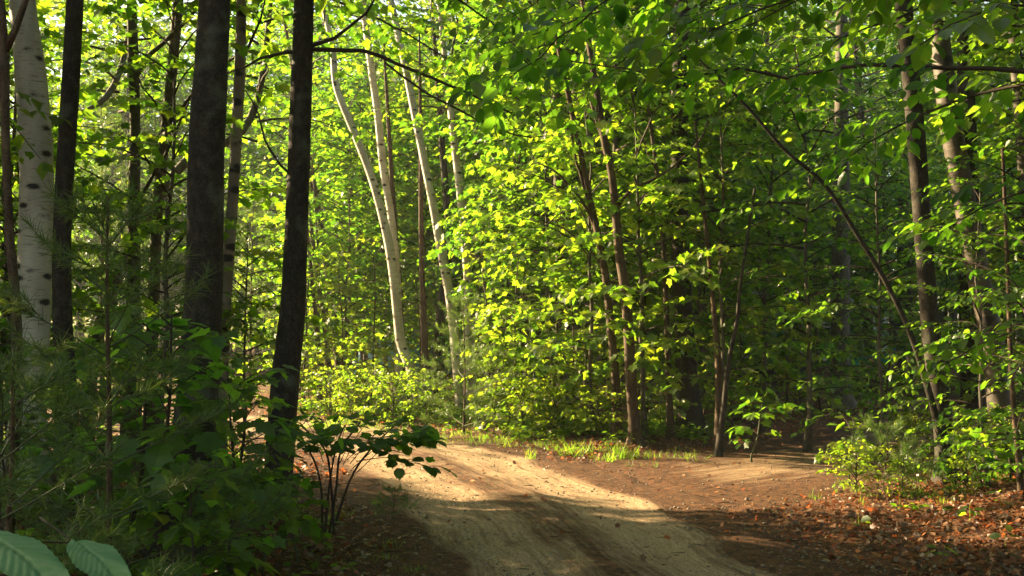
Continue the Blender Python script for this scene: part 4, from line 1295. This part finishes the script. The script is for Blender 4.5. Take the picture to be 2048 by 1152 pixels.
for s in (-1, 1):
    aa = np.linspace(0.1, math.pi - 0.1, 14)
    tube(m, np.stack([1.28 * np.cos(aa), s * 1.12 * np.cos(aa), 2.03 * np.sin(aa) ** 0.8], -1), 0.02, sides=5)
m.obj("pole", [M_GLASS], r)
p = at(1725, 716, 24)
r = empty("tarp_shelter", (p[0], 24, gz1(p[0], 24)), "small teal tarp slung low right of the broad flared trunk", "tarp")
m = MB()
uu_, vv_ = np.meshgrid(np.linspace(-1, 1, 12), np.linspace(-1, 1, 8), indexing='ij')
V = np.stack([0.75 * uu_, 0.6 * vv_, 0.98 - 0.22 * np.abs(vv_) + 0.10 * uu_ - 0.05 * (1 - uu_ ** 2) + 0.01 * np.sin(uu_ * 9)], -1)
m.add(V.reshape(-1, 3), grid_faces(12, 8)); m.add(V.reshape(-1, 3) - [0, 0, 0.012], grid_faces(12, 8)[:, ::-1])
m.obj("sheet", [M_TEAL], r, smooth=True)
for sx in (-0.72, 0.72):
    m = MB()
    tube(m, np.array([(sx, 0, -.1), (sx, 0, 0.98 + 0.1 * sx)]), 0.018, sides=6)
    m.obj("pole", [M_TWIG], r)

# ------------------------------------------------------------------ the woods around: copies of the tree kinds
rng = np.random.default_rng(2024)
SX, SY = math.sin(SUN_AZ), math.cos(SUN_AZ)          # towards the sun
def qcoord(x, y):                                     # across the beam of light that runs along the road
    return -SX * 0 + (SY * x - SX * y)
placed = []
VIEW = [(1360, 15.2, 1.0), (1250, 13.6, 0.9), (1682, 20.5, 1.3), (1860, 10.6, 0.8), (1940, 11.4, 0.9), (1225, 14.2, 0.8), (1120, 17.5, 0.8), (1435, 13.4, 0.6), (800, 18.5, 1.2), (870, 19.0, 1.3), (930, 20.0, 1.1), (1560, 24.0, 1.2)]
def free(x, y, r):
    px = 1024 + x / max(y, 0.1) * FPX
    for hp, hy, hw in VIEW:
        if 2 < y < hy + 0.3 and abs(px - hp) / FPX * y < hw * max(1.0, r):
            return False
    for a, b_, c_ in placed:
        if (a - x) ** 2 + (b_ - y) ** 2 < (r + c_) ** 2 * 0.5:
            return False
    return True
def scatter(n, kind, sampler, ok, rad, label, group, cat, smin, smax, name=None, tries=40):
    made = 0
    for _ in range(n * tries):
        if made >= n:
            break
        x, y = sampler()
        if not ok(x, y) or not free(x, y, rad):
            continue
        placed.append((x, y, rad))
        k = kind[rng.integers(len(kind))]
        tree(k[0], k[1], x, y, label, cat, group, rng.uniform(smin, smax), rng.uniform(0, 6.28), name)
        made += 1
    return made
def rd(x, y):
    return float(road_dist(np.array([x]), np.array([y]))[0])
MS = [("maple_sapling", i) for i in range(3)]
BS = [("beech_sapling", i) for i in range(3)]
TT = [("tall_tree", i) for i in range(3)]
def fr(px0, px1, Y0, Y1):
    def f():
        Y = math.sqrt(rng.uniform(Y0 * Y0, Y1 * Y1))
        return (rng.uniform(px0, px1) - 1024) / FPX * Y, Y
    return f
ok_ = lambda x, y: rd(x, y) > 2.6
# seen between the left trunks
MM = [("mid_maple", i) for i in range(3)]
scatter(9, MS, fr(-60, 480, 9.5, 13.0), lambda x, y: qcoord(x, y) < 7.6 and rd(x, y) > 2.0, 0.75, "leafy maple sapling in the green woods seen between the left trunks", "saplings seen between the left trunks", "sapling", 0.7, 1.0)
scatter(8, MM, fr(-150, 420, 9.8, 14.0), lambda x, y: qcoord(x, y) < 7.7 and rd(x, y) > 2.2, 0.9, "green maple with bright big leaves high between the left trunks", "green maples between the left trunks", "tree", 0.8, 1.05)
scatter(10, MM, fr(660, 1050, 25.0, 36.0), lambda x, y: rd(x, y) > 2.4 and qcoord(x, y) > 21, 1.2, "leafy maple filling the top of the view behind the birches", "leafy maples behind the birches", "tree", 0.9, 1.2)
scatter(9, MM, fr(1020, 1520, 14.0, 18.0), lambda x, y: rd(x, y) > 1.8, 1.0, "maple with a full green crown over the thicket right of the birches", "full maples over the thicket", "tree", 0.85, 1.1)
scatter(10, MM, fr(1480, 2150, 12.0, 20.0), lambda x, y: rd(x, y) > 1.8, 1.1, "leafy maple shading the dim woods on the right", "maples shading the right", "tree", 0.8, 1.1)
scatter(18, MS, fr(-250, 600, 24.0, 46.0), lambda x, y: rd(x, y) > 2.6 and qcoord(x, y) > 23, 1.3, "maple sapling glowing in the light far behind the left trunks", "glowing saplings far behind the left trunks", "sapling", 0.9, 1.5)
scatter(12, MM, fr(-250, 640, 26.0, 46.0), lambda x, y: rd(x, y) > 2.6 and qcoord(x, y) > 24.5, 1.0, "big leafy maple far behind the left trunks", "big maples far behind the left trunks", "tree", 1.1, 1.5)
scatter(34, TT, fr(-350, 640, 30.0, 62.0), lambda x, y: qcoord(x, y) > 26, 1.8, "tall leafy tree far behind the trunks on the left", "tall trees far behind the left trunks", "tree", 0.8, 1.15)
# centre
scatter(18, MS, fr(640, 1000, 26.0, 40.0), ok_, 1.2, "sunlit maple sapling far behind the birches", "saplings far behind the birches", "sapling", 1.0, 1.6)
scatter(24, TT, fr(600, 1150, 32.0, 60.0), ok_, 1.8, "tall leafy tree rising far behind the birches", "tall trees far behind the birches", "tree", 0.8, 1.15)
scatter(26, MS + BS, fr(980, 1460, 16.0, 30.0), ok_, 1.0, "sapling in the crowded green thicket behind the far verge", "saplings behind the far verge", "sapling", 0.9, 1.4)
scatter(24, TT, fr(1000, 1600, 20.0, 58.0), ok_, 1.7, "tall leafy tree behind the thicket right of the birches", "tall trees behind the thicket", "tree", 0.8, 1.1)
scatter(12, MM, fr(980, 1560, 17.0, 27.0), ok_, 0.9, "leafy maple deep behind the stout dark trunk", "maples deep behind the stout trunk", "tree", 0.9, 1.2)
scatter(16, MS + BS, fr(1000, 1640, 19.0, 32.0), ok_, 0.7, "leafy sapling deep in the woods behind the stout dark trunk", "saplings deep behind the stout trunk", "sapling", 1.0, 1.5)
# right
scatter(30, MS + BS, fr(1440, 2150, 13.0, 28.0), ok_, 1.0, "shaded sapling in the dim woods on the right", "saplings in the dim woods on the right", "sapling", 0.8, 1.3)
scatter(30, TT, fr(1500, 2300, 15.0, 56.0), ok_, 1.7, "tall tree in the dim woods on the right", "tall trees in the dim woods on the right", "tree", 0.8, 1.1)
scatter(14, MM, fr(1500, 2200, 13.5, 30.0), ok_, 0.9, "leafy maple deep in the dim woods right of the broad trunk", "maples deep on the right", "tree", 0.9, 1.2)
scatter(12, TT, fr(1350, 2250, 9.0, 20.0), lambda x, y: rd(x, y) > 2.4 and x > 4.2, 0.7, "tall dark tree rising among the saplings right of the side track", "tall trees right of the side track", "tree", 0.85, 1.1)
# the woods to the left of the photograph, which keep the near ground in shade
def wl():
    return rng.uniform(-26, -3), rng.uniform(5.0, 22)
scatter(56, MS + BS, wl, lambda x, y: x < -0.56 * y - 2.0 and qcoord(x, y) < 8.0 and rd(x, y) > 2.5, 0.6, "sapling in the dense woods just outside the left edge", "saplings outside the left edge", "sapling", 0.9, 1.3)
scatter(15, TT, wl, lambda x, y: x < -0.54 * y - 1.0 and qcoord(x, y) < 5.4 and rd(x, y) > 2.5, 1.2, "tall tree in the dense woods just outside the left edge", "tall trees outside the left edge", "tree", 0.7, 1.0)
# behind and beside the camera
scatter(28, TT, lambda: (rng.uniform(3, 18), rng.uniform(-14, 14)), lambda x, y: x > 0.58 * y + 2.0 and rd(x, y) > 3, 2.0, "tall tree beside the road outside the right edge", "tall trees outside the right edge", "tree", 0.8, 1.0)
scatter(12, TT, lambda: (rng.uniform(-16, 14), rng.uniform(-18, -5)), lambda x, y: rd(x, y) > 3, 2.0, "tall tree behind the camera", "tall trees behind the camera", "tree", 0.8, 1.0)

# crowns that close over the road around the camera
for k, (x, y) in enumerate([(4.3, 1.0), (4.0, -4.0), (-3.6, -3.6), (5.2, 4.6), (0.2, -7.5), (6.8, 8.2)]):
    tree("tall_tree", k % 3, x, y, "tall tree beside the road near the camera with its crown over the road", "tree", "tall trees over the camera", 0.85, k * 1.1)
scatter(7, TT, fr(1000, 1420, 16.5, 22.0), lambda x, y: rd(x, y) > 2.2, 0.9, "tall tree standing in the thicket right of the birches", "tall trees in the thicket", "tree", 0.85, 1.05)
scatter(6, TT, fr(1480, 2100, 13.0, 18.0), lambda x, y: rd(x, y) > 2.2, 0.9, "tall tree over the dim side track on the right", "tall trees over the side track", "tree", 0.8, 1.0)


# thin haze volume, added to lift dark gaps and soften contrast
import bmesh
bm = bmesh.new()
bmesh.ops.create_cube(bm, size=1)
bmesh.ops.scale(bm, vec=(260, 260, 62), verts=bm.verts)
bmesh.ops.translate(bm, vec=(0, 20, 28), verts=bm.verts)
me = bpy.data.meshes.new("haze"); bm.to_mesh(me); bm.free()
hz_ = bpy.data.objects.new("haze", me); COL.objects.link(hz_)
hz_["kind"] = "stuff"; hz_["label"] = "thin haze added to the air between the trees to soften contrast"; hz_["category"] = "haze"
mh, nt = new_mat("thin_haze")
pv = N(nt, "ShaderNodeVolumePrincipled")
pv.inputs["Color"].default_value = (0.9, 0.93, 0.95, 1)
pv.inputs["Density"].default_value = 0.0009
pv.inputs["Anisotropy"].default_value = 0.2
nt.links.new(pv.outputs[0], N(nt, "ShaderNodeOutputMaterial").inputs["Volume"])
me.materials.append(mh)

# added maples whose crowns reach over the bend to block the low sun
def leaning_shade_tree(x, y, tx, ty, tz, label, k, sc):
    root = empty("shade_maple", (x, y, gz1(x, y)), label, "tree")
    P = resample(np.array([(0, 0, -0.1), (0.05 * (tx - x), 0.08 * (ty - y), tz * 0.35), (0.45 * (tx - x), 0.5 * (ty - y), tz * 0.75), (tx - x, ty - y, tz), (1.15 * (tx - x), 1.15 * (ty - y), tz + 4)]), 0.2)
    m = MB()
    tube(m, P, np.linspace(0.085, 0.02, len(P)), sides=10, lump=0.05, rng=rng)
    m.obj("trunk", [M_BARK_GREY], root, smooth=True)
    part("crown", CROWNS[k], root, (tx - x, ty - y, tz - 0.6), k * 2.0, sc)
leaning_shade_tree(-7.2, 12.3, -6.0, 15.2, 5.4, "maple added to block low sun, leaning over the bend behind the left trunks", 0, 1.2)
leaning_shade_tree(-9.8, 13.2, -9.0, 16.4, 6.6, "second maple added to block low sun over the bend, farther left", 1, 1.25)
leaning_shade_tree(-4.6, 10.9, -3.4, 13.3, 4.6, "maple added to block low sun, leaning over the road close behind the roadside trunk", 2, 0.95)

# far woods that read as one mass
m = MB()
n = 85000
az = rng.uniform(math.radians(-40), math.radians(46), n)
dist = rng.uniform(58, 85, n)
hz = 31 * rng.random(n) ** 0.85
lump = np.sin(az * 40) + np.sin(az * 23 + 1) + 0.6 * np.sin(az * 91 + hz * 0.4)
kp = hz < 25 + 2.5 * lump
x, y, hz = dist[kp] * np.sin(az[kp]), dist[kp] * np.cos(az[kp]), hz[kp]
P = np.stack([x, y, hz + 0.1], -1)
A = unit(rng.normal(0, 1, P.shape) * [1, 1, .4])
leaves(m, P, A, unit(np.array([0, 0, 1]) + rng.normal(0, .5, P.shape)), rng.uniform(0.35, 0.75, len(P)), L_FAR)
for k in range(220):
    a = rng.uniform(math.radians(-34), math.radians(46)); dd = rng.uniform(56, 84)
    tube(m, np.array([(dd * math.sin(a), dd * math.cos(a), -0.2), (dd * math.sin(a) + rng.normal(0, .5), dd * math.cos(a), 14)]), np.array([.18, .05]), sides=5, mat=1)
o = m.obj("distant_woods", [M_FAR, M_BARK])
o["kind"] = "stuff"; o["label"] = "distant leafy woods closing the view behind all the trees"; o["category"] = "woods"
